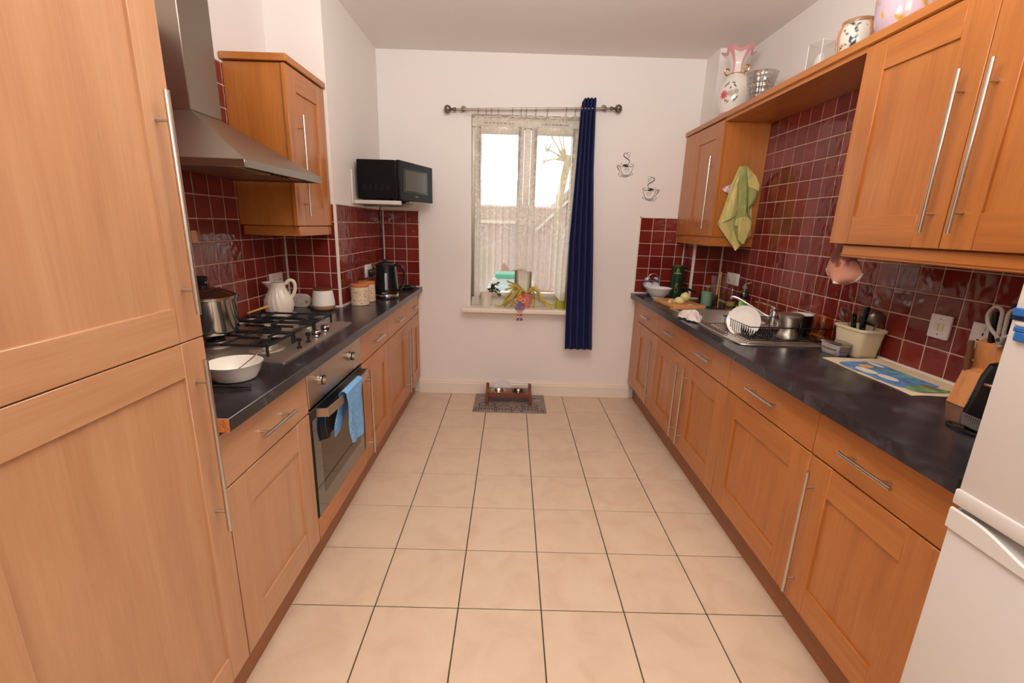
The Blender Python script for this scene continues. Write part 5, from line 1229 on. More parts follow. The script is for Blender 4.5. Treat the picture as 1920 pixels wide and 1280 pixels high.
# pot holder under the near wall cabinet
PH = [(0.0, 1.985, 2.030, 1.452), (0.2, 1.955, 2.060, 1.425), (0.45, 1.900, 2.078, 1.375), (0.62, 1.866, 2.086, 1.335), (0.80, 1.890, 2.060, 1.312), (0.92, 1.925, 2.020, 1.298), (1.0, 1.950, 1.985, 1.290)]
def ph(u, v, d=0.0):
    y0, y1, z = interp(PH, v)
    return (1.450 + d - 0.040 * math.sin(PI * u) * (0.25 + 0.75 * v), y1 + (y0 - y1) * u, z)
def phm():
    mt, t, p = nt('printed_pot_holder'); tc = t.nodes.new('ShaderNodeTexCoord'); sp_ = t.nodes.new('ShaderNodeSeparateXYZ'); t.links.new(tc.outputs['Object'], sp_.inputs[0])
    n = t.nodes.new('ShaderNodeTexNoise'); n.inputs['Scale'].default_value = 22; n.inputs['Detail'].default_value = 4; t.links.new(tc.outputs['Object'], n.inputs['Vector'])
    mr = t.nodes.new('ShaderNodeMath'); mr.operation = 'MULTIPLY_ADD'; mr.inputs[1].default_value = 7.5; t.links.new(sp_.outputs['Z'], mr.inputs[0]); t.links.new(n.outputs['Fac'], mr.inputs[2])
    r_ = t.nodes.new('ShaderNodeValToRGB'); e = r_.color_ramp.elements; e[0].position = 0.40; e[0].color = lin((206, 146, 122)); e[1].position = 0.66; e[1].color = lin((112, 62, 52))
    x = e.new(0.54); x.color = lin((150, 84, 64)); x = e.new(0.47); x.color = lin((206, 146, 122))
    t.links.new(mr.outputs[0], r_.inputs['Fac']); t.links.new(r_.outputs['Color'], p.inputs['Base Color']); p.inputs['Roughness'].default_value = 0.8
    return mt
r = thing('pot_holder', 'brown and pink printed pot holder hanging under the near wall cabinet', 'pot holder', (1.45, 1.97, 1.37))
MB().grid(lambda u, v: ph(u, v), 24, 24, 0.006).build('quilted_cloth', phm(), r, world=True)
MB().tube([ph(0, v / 10, -0.002) for v in range(6, 11)] + [ph(u / 8, 1.0, -0.002) for u in range(1, 8)] + [ph(1, v / 10, -0.002) for v in range(10, 5, -1)], 0.0064, 8).build('white_binding', mat('binding_white', (232, 220, 212), 0.8), r, world=True)
MB().tube([(1.449, 2.012, 1.4545), (1.449, 2.006, 1.446), (1.449, 2.000, 1.4545)], 0.0022, 6).build('hanging_loop', mat('binding_white', (232, 220, 212)), r, world=True)

# ------------------------------------------------------------------ things on the long shelf
def flower_mat(name, base, c1, c2, sc, th, rough=0.15):
    mt, t, p = nt(name); tc = t.nodes.new('ShaderNodeTexCoord')
    n = t.nodes.new('ShaderNodeTexNoise'); n.inputs['Scale'].default_value = sc; n.inputs['Detail'].default_value = 3; t.links.new(tc.outputs['Object'], n.inputs['Vector'])
    r_ = t.nodes.new('ShaderNodeValToRGB'); e = r_.color_ramp.elements; e[0].position = th; e[0].color = lin(base); e[1].position = th + 0.06; e[1].color = lin(c1)
    x = e.new(th + 0.16); x.color = lin(c2)
    t.links.new(n.outputs['Fac'], r_.inputs['Fac']); t.links.new(r_.outputs['Color'], p.inputs['Base Color']); p.inputs['Roughness'].default_value = rough; p.inputs['Coat Weight'].default_value = 0.4
    return mt
ZS = ZCO + 0.0005
r = thing('porcelain_vase', 'white porcelain vase with a pink frilled neck and red flower', 'vase', (1.447, 3.315, ZS))
M_POR = mat('porcelain_white', (232, 222, 212), 0.12, coat=0.5)
MB().lathe([(0.062, 0), (0.070, 0.004), (0.072, 0.018), (0.090, 0.07), (0.098, 0.125), (0.095, 0.175), (0.078, 0.222), (0.052, 0.250), (0.046, 0.258)], 48).build('vase_body', M_POR, r)
MB().lathe([(0.0722, 0.004), (0.0745, 0.010), (0.0735, 0.024), (0.072, 0.03)], 48, capb=False, capt=False).build('pink_foot', mat('porcelain_pink', (218, 156, 160), 0.15, coat=0.5), r)
def neck(k0, k1):
    def f(u, v):
        a = 2 * PI * (k0 + (k1 - k0) * u); z = 0.256 + 0.128 * v
        q = 0.046 - 0.008 * math.sin(PI * min(1, 1.2 * v)) + 0.050 * v ** 3 * (1 + 0.30 * math.cos(5 * a))
        return (q * math.cos(a), q * math.sin(a), z + 0.011 * v ** 3 * math.cos(5 * a) + 0.012 * v * math.cos(a + 2.2))
    return f
for k in range(5):
    MB().grid(neck(k / 5 - 0.026, k / 5 + 0.026), 6, 16, 0.003).build('pink_flute', MATS['porcelain_pink'], r)
    MB().grid(neck(k / 5 + 0.026, k / 5 + 0.174), 10, 16, 0.003).build('white_flute', M_POR, r)
_nk = neck(0, 1)
MB().grid(lambda u, v: tuple(Vector(_nk(u, 0.86 + 0.145 * v)) + Vector((0.0012 * math.cos(2 * PI * u), 0.0012 * math.sin(2 * PI * u), 0.0006))), 80, 5, 0.0042).build('pink_rim', MATS['porcelain_pink'], r)
MB().lathe([(0.049, 0.250), (0.053, 0.254), (0.049, 0.258)], 40, capb=False, capt=False).build('neck_ring', mat('gilt', (204, 160, 92), 0.2, metal=0.8), r)
for a in (2.35, 2.35 + PI):
    ca, sa = math.cos(a), math.sin(a)
    MB().tube(cr([(q * ca, q * sa, z) for q, z in ((0.047, 0.262), (0.070, 0.268), (0.078, 0.290), (0.064, 0.302), (0.050, 0.292))], 5), 0.0055, 8).build('gilt_handle', MATS['gilt'], r)
def on_vase(a, z):
    tab = [(0.018, 0.072), (0.07, 0.090), (0.125, 0.098), (0.175, 0.095), (0.222, 0.078)]
    q = 0.09
    for (za, ra), (zb, rb_) in zip(tab[:-1], tab[1:]):
        if za <= z <= zb: q = ra + (rb_ - ra) * (z - za) / (zb - za)
    return (q * math.cos(a), q * math.sin(a), z)
def petals(cx, cz, n_, rad, material, name):
    q_ = MB()
    for ring_, kk in ((1.0, n_), (0.55, n_ - 2)):
        for k in range(kk):
            t_ = 2 * PI * k / kk + ring_
            p0 = Vector(on_vase(cx, cz)); p1 = Vector(on_vase(cx + ring_ * rad * math.cos(t_) / 0.095, cz + ring_ * rad * math.sin(t_)))
            q_.tube([p0, (p0 + p1) / 2, p1], [0.002, 0.0048, 0.0018], 6)
    q_.build(name, material, r)
petals(3.66, 0.122, 11, 0.030, mat('flower_red', (206, 84, 88), 0.3), 'red_flower')
petals(4.12, 0.125, 9, 0.024, mat('flower_grey', (190, 184, 174), 0.3), 'grey_flower')
petals(4.42, 0.135, 8, 0.018, mat('flower_grey', (190, 184, 174), 0.3), 'grey_flower')
fm = MB()
for a, z, da, dz in ((3.62, 0.165, 0.18, 0.022), (3.80, 0.172, 0.10, 0.026), (4.10, 0.190, 0.25, -0.006), (4.22, 0.180, 0.20, -0.022), (3.68, 0.082, 0.24, 0.008), (3.84, 0.070, 0.20, 0.016), (4.28, 0.074, 0.24, 0.024), (4.45, 0.090, 0.12, 0.018), (4.0, 0.152, 0.12, 0.012)):
    p0 = Vector(on_vase(a, z)); p1 = Vector(on_vase(a + da, z + dz)); fm.tube([p0, (p0 + p1) / 2, p1], [0.0015, 0.0062, 0.0015], 6)
fm.build('leaves', mat('leaf_sage', (118, 136, 112), 0.3), r)
r = thing('crystal_vase', 'cut crystal vase beside the porcelain vase on the shelf', 'vase', (1.458, 2.985, ZS))
def cut(q, z, a): return q * (1 + (0.030 * math.sin(10 * a + 110 * z) * math.sin(10 * a - 110 * z) if 0.008 < z < 0.15 else 0.012 * math.cos(10 * a)))
M_CRY = thin_glass('cut_crystal', (232, 230, 226), 0.0, 0.08)
_t = M_CRY.node_tree; _v = _t.nodes.new('ShaderNodeTexVoronoi'); _v.feature = 'DISTANCE_TO_EDGE'; _v.inputs['Scale'].default_value = 55
_c = _t.nodes.new('ShaderNodeTexCoord'); _t.links.new(_c.outputs['Object'], _v.inputs['Vector'])
_r = _t.nodes.new('ShaderNodeMapRange'); _r.inputs['From Min'].default_value = 0.02; _r.inputs['From Max'].default_value = 0.14; _r.inputs['To Min'].default_value = 0.42; _r.inputs['To Max'].default_value = 0.08
_t.links.new(_v.outputs['Distance'], _r.inputs['Value'])
for _n in _t.nodes:
    if _n.type == 'MATH' and _n.operation == 'ADD': _t.links.new(_r.outputs[0], _n.inputs[1])
pc = [(0.050, 0), (0.054, 0.004)] + [(0.056 + 0.029 * k / 22, 0.006 + 0.150 * k / 22) for k in range(23)] + [(0.086, 0.160), (0.088, 0.166), (0.084, 0.167), (0.078, 0.150), (0.056, 0.03)]
MB().lathe(pc, 100, fn=cut).build('crystal_body', M_CRY, r)
r = thing('acrylic_box', 'clear acrylic box on the shelf between the crystal and the pot', 'box', (1.445, 2.415, ZS), 0.2)
ab = MB(); h_ = 0.040
ab.box(-h_, h_, -h_, -h_ + 0.003, 0, 0.130).box(-h_, h_, h_ - 0.003, h_, 0, 0.130).box(-h_, -h_ + 0.003, -h_ + 0.003, h_ - 0.003, 0, 0.130).box(h_ - 0.003, h_, -h_ + 0.003, h_ - 0.003, 0, 0.130).box(-h_ + 0.003, h_ - 0.003, -h_ + 0.003, h_ - 0.003, 0, 0.004)
ab.build('box_sides', thin_glass('acrylic', (252, 252, 251), 0.06), r, smooth=False)
eg = MB()
for ex in (-h_, h_):
    for ey in (-h_, h_): eg.tube([(ex, ey, 0), (ex, ey, 0.130)], 0.0013, 5)
eg.tube([(-h_, -h_, 0.130), (h_, -h_, 0.130), (h_, h_, 0.130), (-h_, h_, 0.130)], 0.0015, 5, True).build('polished_edge', mat('acrylic_edge', (236, 230, 226), 0.15), r)
MB().lathe([(0.022, 0.005), (0.026, 0.008), (0.026, 0.055), (0.018, 0.075), (0.008, 0.085)], 20).build('white_candle', mat('candle_white', (238, 232, 226), 0.4), r)
r = thing('ginger_jar', 'glazed pot with dark leaf pattern and brown bands on the shelf', 'pot', (1.452, 2.200, ZS))
MB().lathe([(0.050, 0), (0.056, 0.004), (0.070, 0.040), (0.073, 0.075), (0.066, 0.105), (0.056, 0.122), (0.053, 0.128), (0.056, 0.136), (0.052, 0.136), (0.048, 0.120)], 44).build('pot_body', flower_mat('leaf_glaze', (214, 206, 194), (70, 84, 80), (40, 52, 52), 34, 0.56), r)
MB().lathe([(0.0575, 0.121), (0.0590, 0.125), (0.0590, 0.131), (0.0575, 0.136)], 44, capb=False, capt=False).build('brown_rim', mat('glaze_brown', (158, 118, 84), 0.25), r)
for a in (3.15, 4.85, 0.6):
    MB().tube([((0.0715 + 0.0015 - 0.0 * k) * math.cos(a) * s, (0.073) * math.sin(a) * s, z) for k, (s, z) in enumerate(((0.80, 0.006), (0.96, 0.04), (1.0, 0.072), (0.92, 0.103), (0.79, 0.121)))], 0.006, 8).build('brown_band', mat('glaze_tan', (182, 122, 80), 0.3), r)
r = thing('lilac_vase', 'lilac porcelain vase with gold flowers at the top right', 'vase', (1.462, 1.975, ZS))
MB().lathe([(0.060, 0), (0.068, 0.005), (0.084, 0.06), (0.090, 0.13), (0.082, 0.20), (0.060, 0.25), (0.048, 0.275), (0.054, 0.31), (0.070, 0.335)], 44, capt=False).build('vase_body', flower_mat('lilac_glaze', (198, 176, 190), (206, 158, 70), (126, 84, 76), 17, 0.52), r)

# ------------------------------------------------------------------ curtain rail, rings, lace and curtain
M_PEW = mat('pewter', (128, 118, 106), 0.35, metal=0.9)
RY = 3.800
def rod_z(x): return 2.3585 + 0.034 * (x - 0.10)
r = thing('curtain_rail', 'pewter curtain rail with ribbed ball ends', 'curtain rail', (0.13, RY, 2.36))
MB().tube([(-0.46, RY, rod_z(-0.46)), (0.73, RY, rod_z(0.73))], 0.0085, 14).build('pole', mat('pole_steel', (176, 164, 150), 0.3, metal=0.9), r, world=True)
for sx, x in ((-1, -0.455), (1, 0.725)):
    f = MB().lathe([(0.010, 0), (0.014, 0.004), (0.014, 0.018), (0.010, 0.022), (0.008, 0.034), (0.012, 0.038), (0.024, 0.048), (0.029, 0.064), (0.026, 0.080), (0.014, 0.090), (0.004, 0.093)], 28, fn=lambda q, z, a: q * (1 + (0.05 * math.cos(14 * a) if z > 0.04 else 0)))
    f.rot(Matrix.Translation((x, RY, rod_z(x))) @ Matrix.Rotation(sx * PI / 2, 4, 'Y')); f.build('finial', M_PEW, r, world=True)
for x in (-0.405, 0.69):
    MB().tube(cr([(x, YF - 0.001, rod_z(x) + 0.02), (x, YF - 0.03, rod_z(x) + 0.016), (x, RY, rod_z(x) - 0.012)], 4), 0.006, 8).tube([(x, YF - 0.006, rod_z(x) + 0.02), (x, YF - 0.0005, rod_z(x) + 0.02)], 0.022, 18).tube([(x - 0.008, RY, rod_z(x)), (x + 0.008, RY, rod_z(x))], 0.0135, 16).build('wall_bracket_arm', M_PEW, r, world=True)
rx = [-0.284, -0.224, -0.183, -0.130, -0.021, 0.045, 0.085, 0.159, 0.249, 0.393, 0.464]
LY = 3.838
ORD = ['leftmost', 'second from left', 'third from left', 'fourth from left', 'fifth from left', 'middle (sixth)', 'fifth from right', 'fourth from right', 'third from right', 'second from right', 'rightmost']
for i, x in enumerate(rx):
    zc = rod_z(x)
    q = thing('curtain_ring', ORD[i] + ' clip ring on the curtain rail', 'curtain ring', (x, RY, zc), group='clip rings holding the lace')
    MB().tube([(0.003 * math.sin(k), 0.0155 * math.cos(k * PI / 8), -0.006 + 0.0155 * math.sin(k * PI / 8)) for k in range(16)], 0.0017, 6, True).build('ring', M_PEW, q)
    MB().tube([(0, 0, -0.0215), (0.001, 0.008, -0.030), (0.0, 0.030, -0.036)], 0.0013, 5).tube([(-0.004, 0.034, -0.036), (0.004, 0.034, -0.036)], 0.004, 6).build('clip', mat('clip_grey', (150, 144, 136), 0.35, metal=0.6), q)
# lace
HEM = [(-0.312, 0.845), (-0.270, 0.845), (-0.262, 0.915), (-0.215, 0.930), (-0.19, 0.99), (-0.165, 1.025), (-0.13, 1.08), (-0.085, 1.125), (-0.055, 1.180), (-0.02, 1.12), (0.03, 1.118), (0.09, 1.135), (0.13, 1.11), (0.17, 1.108), (0.19, 1.03), (0.24, 0.97), (0.30, 0.955), (0.36, 0.96), (0.40, 0.93), (0.437, 0.868), (0.488, 0.868)]
def hem(x):
    for (a, za), (b, zb) in zip(HEM[:-1], HEM[1:]):
        if x <= b: return za + (zb - za) * (x - a) / (b - a) + 0.010 * abs(math.sin(x * 70))
    return HEM[-1][1]
def ztop(x):
    d = min(abs(x - q) for q in rx)
    return rod_z(x) - 0.040 - min(0.022, d * 0.45)
def lace_fn(u, v):
    x = -0.312 + 0.80 * u
    zt, zb = ztop(x), hem(x)
    amp = 0.006 + 0.010 * min(1.0, 3 * v)
    y = LY - 0.002 + amp * math.sin(2 * PI * 15 * u + 1.7 * math.sin(9 * u)) * (1 - 0.25 * v)
    return (x + 0.006 * math.sin(2 * PI * 15 * u + 1.0) - (0.03 * v if u > 0.7 else 0) * (u - 0.7) * 3, min(y, YF - 0.016), zt + (zb - zt) * v)
def lace_mat():
    mt = bpy.data.materials.new('white_lace'); mt.use_nodes = True; t = mt.node_tree; t.nodes.clear()
    N = t.nodes.new; Lk = t.links.new
    out = N('ShaderNodeOutputMaterial'); tr = N('ShaderNodeBsdfTransparent'); df = N('ShaderNodeBsdfDiffuse'); tl = N('ShaderNodeBsdfTranslucent')
    df.inputs[0].default_value = lin((248, 240, 232)); tl.inputs[0].default_value = lin((248, 240, 232))
    m0 = N('ShaderNodeMixShader'); m0.inputs[0].default_value = 0.5; Lk(df.outputs[0], m0.inputs[1]); Lk(tl.outputs[0], m0.inputs[2])
    tc = N('ShaderNodeTexCoord')
    n = N('ShaderNodeTexNoise'); n.inputs['Scale'].default_value = 9; n.inputs['Detail'].default_value = 1; n.inputs['Distortion'].default_value = 2.2; Lk(tc.outputs['Object'], n.inputs['Vector'])
    r1 = N('ShaderNodeValToRGB'); e = r1.color_ramp.elements; e[0].position = 0.50; e[0].color = (0.24, 0.24, 0.24, 1); e[1].position = 0.66; e[1].color = (0.24, 0.24, 0.24, 1)
    x = e.new(0.565); x.color = (0.58, 0.58, 0.58, 1); x = e.new(0.60); x.color = (0.55, 0.55, 0.55, 1)
    Lk(n.outputs['Fac'], r1.inputs['Fac'])
    sp_ = N('ShaderNodeSeparateXYZ'); Lk(tc.outputs['Object'], sp_.inputs[0])
    # denser woven border towards the hem
    mr = N('ShaderNodeMapRange'); mr.inputs['From Min'].default_value = 1.85; mr.inputs['From Max'].default_value = 1.30; mr.inputs['To Min'].default_value = 0.0; mr.inputs['To Max'].default_value = 0.58
    Lk(sp_.outputs['Z'], mr.inputs['Value'])
    ad = N('ShaderNodeMath'); ad.operation = 'ADD'; ad.use_clamp = True; Lk(r1.outputs['Color'], ad.inputs[0]); Lk(mr.outputs[0], ad.inputs[1])
    mn = N('ShaderNodeMath'); mn.operation = 'MINIMUM'; mn.inputs[1].default_value = 0.88; Lk(ad.outputs[0], mn.inputs[0])
    mx = N('ShaderNodeMixShader'); Lk(mn.outputs[0], mx.inputs[0]); Lk(tr.outputs[0], mx.inputs[1]); Lk(m0.outputs[0], mx.inputs[2]); Lk(mx.outputs[0], out.inputs[0])
    return mt
lace = MB().grid(lace_fn, 260, 40).build('lace_curtain', lace_mat())
tag(lace, 'white floral lace net curtain with an arched scalloped hem', 'net curtain')
def cord_z(x): return ztop(x) + 0.002
MB().tube([(-0.312 + 0.8 * k / 60, LY, cord_z(-0.312 + 0.8 * k / 60)) for k in range(61)], 0.0035, 6).build('gathered_heading', mat('lace_heading', (238, 222, 206), 0.8), lace)
railo = bpy.data.objects['curtain_rail']
MB().tube(cr([(-0.39, RY, rod_z(-0.39) - 0.012), (-0.375, RY + 0.01, 2.318), (-0.345, LY, 2.306), (-0.315, LY, 2.292)], 6), 0.0012, 5).build('cord', mat('cord_grey', (150, 130, 116), 0.7), railo, world=True)
# navy curtain
CT = [(0.0, 0.507, 0.618, 2.445), (0.04, 0.500, 0.618, 2.37), (0.25, 0.488, 0.630, 1.95), (0.55, 0.468, 0.665, 1.37), (0.80, 0.470, 0.692, 0.87), (1.0, 0.480, 0.716, 0.482)]
def cur(u, v):
    x0, x1, z = interp(CT, v)
    yb = 3.795 - 0.055 * min(1, max(0, (v - 0.05) / 0.7))
    uu = u + 0.012 * math.sin(2.5 * v + 3 * u)
    return (x0 + (x1 - x0) * u, yb + 0.024 * math.sin(2 * PI * 4.3 * uu - 0.6), z - 0.012 * (0.5 + 0.5 * math.sin(2 * PI * 4.3 * uu)) * (1 if v > 0.9 else 0) - (0.03 * max(0, 0.22 - u) / 0.22 if v < 0.02 else 0))
r = thing('curtain', 'navy blue eyelet curtain drawn to the right of the window', 'curtain', (0.58, 3.76, 0.48))
MB().grid(cur, 110, 60, 0.003).build('curtain_cloth', mat('navy_cloth', (28, 36, 86), 0.8, bump=0.1, bscale=300), r, world=True)
for u_ in (0.10, 0.30):
    p0 = Vector(cur(u_, 0.038))
    MB().tube([(p0.x + 0.006 * math.sin(k * PI / 8), p0.y - 0.022 + 0.018 * math.sin(k * PI / 8) * 0.4, rod_z(p0.x) + 0.021 * math.cos(k * PI / 8)) for k in range(16)], 0.0032, 6, True).build('eyelet', M_HANDLE, r, world=True)

# ------------------------------------------------------------------ window sill
r = thing('plant_pot', 'plain white plant pot behind the lace at the left of the sill', 'plant pot', (-0.208, 3.915, WZ0))
MB().lathe([(0.040, 0), (0.042, 0.003), (0.050, 0.115), (0.052, 0.118), (0.052, 0.128), (0.048, 0.128), (0.044, 0.112)], 32).build('pot', mat('pot_white', (236, 226, 214), 0.4), r)
MB().lathe([(0.045, 0.108), (0.02, 0.111)], 20, capt=True).build('soil', mat('soil', (60, 44, 34), 0.9), r)
r = thing('potted_plant', 'dark spiky holly-like sprig in the white plant pot', 'plant', (-0.190, 3.905, WZ0 + 0.108))
M_HOL = mat('holly_leaf', (66, 74, 40), 0.5, var=0.4, vscale=30); M_STEM = mat('stem_brown', (92, 70, 44), 0.7)
stems = [((0.0, 0, 0), (0.03, -0.01, 0.06), (0.075, -0.015, 0.095)), ((0.0, 0, 0), (0.04, -0.02, 0.045), (0.095, -0.03, 0.035)), ((0, 0, 0), (0.05, -0.02, 0.03), (0.105, -0.035, -0.012)), ((0, 0, 0), (0.02, 0.0, 0.05), (0.045, 0.0, 0.075))]
for s3 in stems:
    P3 = cr(s3, 5); MB().tube(P3, 0.0022, 5).build('stem', M_STEM, r)
    for q in P3[3:]:
        for w_ in range(2):
            a = random.uniform(0, 2 * PI); l = random.uniform(0.024, 0.036); e_ = random.uniform(-0.3, 0.8)
            d = Vector((math.cos(a) * math.cos(e_), math.sin(a) * math.cos(e_), math.sin(e_))); sd = d.orthogonal().normalized()
            lf = MB().add([q, q + d * l * 0.35 + sd * l * 0.42, q + d * l * 0.6 + sd * l * 0.2, q + d * l, q + d * l * 0.6 - sd * l * 0.2, q + d * l * 0.35 - sd * l * 0.42], [(0, 1, 2, 3, 4, 5)])
            lf.build('leaf', M_HOL, r, smooth=False)
r = thing('aloe_plant', 'drooping yellow-green spider-like succulent in a pink pot', 'plant', (0.142, 3.895, WZ0))
MB().lathe([(0.034, 0), (0.036, 0.003), (0.036, 0.012), (0.034, 0.014), (0.042, 0.104), (0.046, 0.106), (0.046, 0.124), (0.042, 0.124), (0.038, 0.10)], 32).build('pink_pot', mat('pot_pink', (222, 128, 116), 0.45), r)
M_AL = mat('aloe_leaf', (176, 156, 62), 0.45, var=0.22, vscale=14)
arms = [(-0.07, -0.01, 0.150, -0.15, -0.05, 0.055, -0.24, -0.065, 0.012), (-0.06, -0.02, 0.160, -0.13, -0.06, 0.09, -0.19, -0.07, 0.012), (-0.08, 0.0, 0.165, -0.14, -0.02, 0.13, -0.185, -0.03, 0.075), (-0.09, -0.01, 0.175, -0.15, -0.02, 0.165, -0.19, -0.02, 0.150), (-0.07, 0.02, 0.180, -0.13, 0.02, 0.205, -0.175, 0.01, 0.225),
        (-0.07, 0.01, 0.172, -0.12, 0.0, 0.185, -0.16, -0.01, 0.19), (0.06, -0.02, 0.175, 0.12, -0.05, 0.10, 0.17, -0.06, 0.022), (0.07, -0.02, 0.168, 0.13, -0.05, 0.07, 0.22, -0.06, 0.014), (0.06, -0.01, 0.180, 0.11, -0.03, 0.13, 0.16, -0.05, 0.05), (0.05, -0.03, 0.150, 0.06, -0.06, 0.07, 0.065, -0.07, 0.010), (0.08, 0.0, 0.16, 0.15, -0.02, 0.06, 0.25, -0.03, 0.030), (-0.05, -0.03, 0.15, -0.09, -0.06, 0.07, -0.14, -0.075, 0.012)]
arms += [(-0.075, -0.02, 0.155, -0.16, -0.055, 0.075, -0.215, -0.068, 0.014), (-0.085, 0.01, 0.170, -0.15, 0.0, 0.110, -0.20, -0.01, 0.03), (0.075, -0.01, 0.172, 0.14, -0.04, 0.085, 0.20, -0.055, 0.03), (0.065, 0.01, 0.17, 0.12, 0.0, 0.10, 0.18, -0.02, 0.02), (-0.055, -0.02, 0.165, -0.11, -0.05, 0.105, -0.165, -0.06, 0.03)]
for a in arms:
    P3 = cr([(0, 0, 0.115), a[0:3], a[3:6], a[6:9]], 6); n_ = len(P3)
    MB().tube(P3, [0.0165 * (1 - 0.5 * i / n_) for i in range(n_)], 8, flat=0.75).build('leaf', M_AL, r)
MB().tube(cr([(-0.24, -0.065, 0.012), (-0.262, -0.066, 0.016), (-0.272, -0.066, 0.034)], 4), [0.006] * 5 + [0.003] * 4, 6).build('leaf', M_AL, r)
r = thing('green_planter', 'lime green notched plant pot at the right end of the sill', 'plant pot', (0.440, 3.905, WZ0))
def crown(u, v):
    a = 2 * PI * u; q = 0.040 + 0.004 * v
    top = 0.150 if (math.sin(3 * a + 1.2) < 0) else 0.075
    return (q * math.cos(a), q * math.sin(a), 0.012 + (top - 0.012) * v)
MB().grid(crown, 48, 6, 0.003).build('notched_wall', mat('lime_ceramic', (176, 176, 52), 0.35), r)
MB().lathe([(0.050, 0), (0.054, 0.004), (0.054, 0.014), (0.04, 0.016)], 32).build('dish', MATS['lime_ceramic'], r)
# doll sitting on the sill edge
r = thing('doll', 'small rag doll with orange hair and striped stockings on the sill edge', 'doll', (0.085, 3.792, WZ0))
M_SKIN = mat('doll_skin', (236, 190, 156), 0.6); M_HAIR = mat('doll_hair', (232, 132, 48), 0.7); M_DRS = mat('doll_dress', (122, 104, 152), 0.8)
MB().lathe([(0.040, 0.002), (0.038, 0.010), (0.024, 0.036), (0.019, 0.056), (0.012, 0.064)], 20, fn=lambda q, z, a: q * (1 + (0.06 * math.sin(7 * a) if z < 0.02 else 0))).build('dress', M_DRS, r)
hd = MB().ball((0, -0.004, 0.088), (0.024, 0.022, 0.024), 18, 12).build('head', M_SKIN, r)
MB().grid(lambda u, v: ((0.026 * math.sin(PI * 0.52 * v)) * math.cos(2 * PI * u), -0.002 + 0.025 * math.sin(PI * 0.52 * v) * math.sin(2 * PI * u), 0.092 + 0.027 * math.cos(PI * 0.52 * v) - (0.0 if math.sin(2 * PI * u) < 0 else 0.016 * v)), 20, 8).build('hair', M_HAIR, hd)
MB().ball((-0.008, -0.0255, 0.090), 0.0022, 6, 4).ball((0.008, -0.0255, 0.090), 0.0022, 6, 4).build('eyes', M_BLACK, hd)
MB().ball((0, -0.0265, 0.0835), 0.0028, 6, 4).build('nose', M_SKIN, hd)
MB().tube(cr([(-0.008, -0.0235, 0.078), (0, -0.0255, 0.0755), (0.008, -0.0235, 0.078)], 4), 0.001, 5).build('mouth', mat('doll_red', (200, 60, 70), 0.6), hd)
MB().ball((0.0, 0.006, 0.118), (0.009, 0.008, 0.010), 10, 7).build('topknot', M_HAIR, hd)
for sx in (-1, 1):
    MB().tube(cr([(sx * 0.018, -0.004, 0.058), (sx * 0.034, -0.010, 0.064), (sx * 0.040, -0.012, 0.084), (sx * 0.026, -0.016, 0.092)], 4), 0.0065, 8).build('arm', M_SKIN, r)
    lg = [(sx * 0.012, -0.014, 0.010), (sx * 0.012, -0.030, 0.006), (sx * 0.012, -0.037, -0.02), (sx * 0.013, -0.036, -0.074)]
    P3 = cr(lg, 8); n_ = len(P3) - 1
    for k in range(n_):
        MB().tube([P3[k], P3[k + 1]], 0.0068, 8).build('stocking_stripe', mat('doll_red', (200, 60, 70)) if (k // 2) % 2 else mat('doll_cream', (238, 226, 214), 0.7), r)
    MB().ball((sx * 0.016, -0.044, -0.080), (0.011, 0.018, 0.009), 12, 7).build('shoe', mat('doll_shoe', (112, 92, 146), 0.6), r)
    MB().ball((sx * 0.022, -0.020, 0.020), 0.007, 8, 6).build('hand', M_SKIN, r)

# ------------------------------------------------------------------ coffee cup stickers on the wall
M_STK = mat('sticker_black', (38, 26, 26), 0.5)
def sticker(label, cx, cz, flip):
    r_ = thing('wall_sticker', label, 'wall sticker', (cx, YF - 0.0002, cz), 0, 'coffee cup wall stickers')
    k_ = 0.000403
    def T(pts): return [(flip * (x - 270) * k_, (420 - y) * k_) for x, y in pts]
    def place(u, v, h): return (u, -h, v)
    def line(nm, lst):
        mb = MB()
        for pts, w_ in lst:
            p_ = cr([(x, y, 0) for x, y in T(pts)], 6); n_ = len(p_)
            ww = [w_ * (0.35 + 0.65 * math.sin(PI * (i + 0.5) / n_)) for i in range(n_)]
            mb.ribbon([(q.x, q.y) for q in p_], ww, place, 0.0005)
        mb.build(nm, M_STK, r_, smooth=False)
    line('steam', [([(305, 395), (328, 350), (300, 310), (240, 275), (205, 240), (225, 200), (270, 195)], 0.007), ([(270, 195), (275, 230), (310, 268), (328, 255), (315, 225), (275, 200), (290, 175), (350, 188)], 0.003), ([(285, 285), (318, 325), (322, 360)], 0.003)])
    line('cup', [([(155, 415), (170, 440), (230, 455), (300, 452), (380, 440), (420, 430)], 0.003), ([(150, 415), (165, 392), (185, 388)], 0.003), ([(350, 388), (400, 400), (422, 425), (410, 450)], 0.0035), ([(160, 440), (180, 540), (230, 600), (290, 608), (350, 590), (395, 520), (412, 440)], 0.0045), ([(330, 425), (370, 445), (405, 450)], 0.003)])
    line('coffee', [([(190, 420), (230, 412), (290, 405), (330, 410)], 0.006), ([(195, 425), (240, 436), (310, 440), (270, 425), (220, 420)], 0.009)])
    line('cup_handle', [([(165, 550), (110, 490), (90, 440), (115, 425), (145, 450), (160, 490)], 0.0045), ([(150, 540), (118, 480), (110, 445), (132, 448)], 0.0035)])
    line('heart', [([(290, 550), (260, 525), (248, 500), (262, 484), (290, 500), (315, 484), (332, 505), (315, 530), (290, 552)], 0.003)])
    line('saucer', [([(170, 575), (190, 610), (260, 632), (340, 622), (370, 590)], 0.0055), ([(165, 548), (130, 580), (150, 625), (220, 648), (300, 645)], 0.0032), ([(385, 555), (415, 580), (395, 605), (370, 612)], 0.0032)])
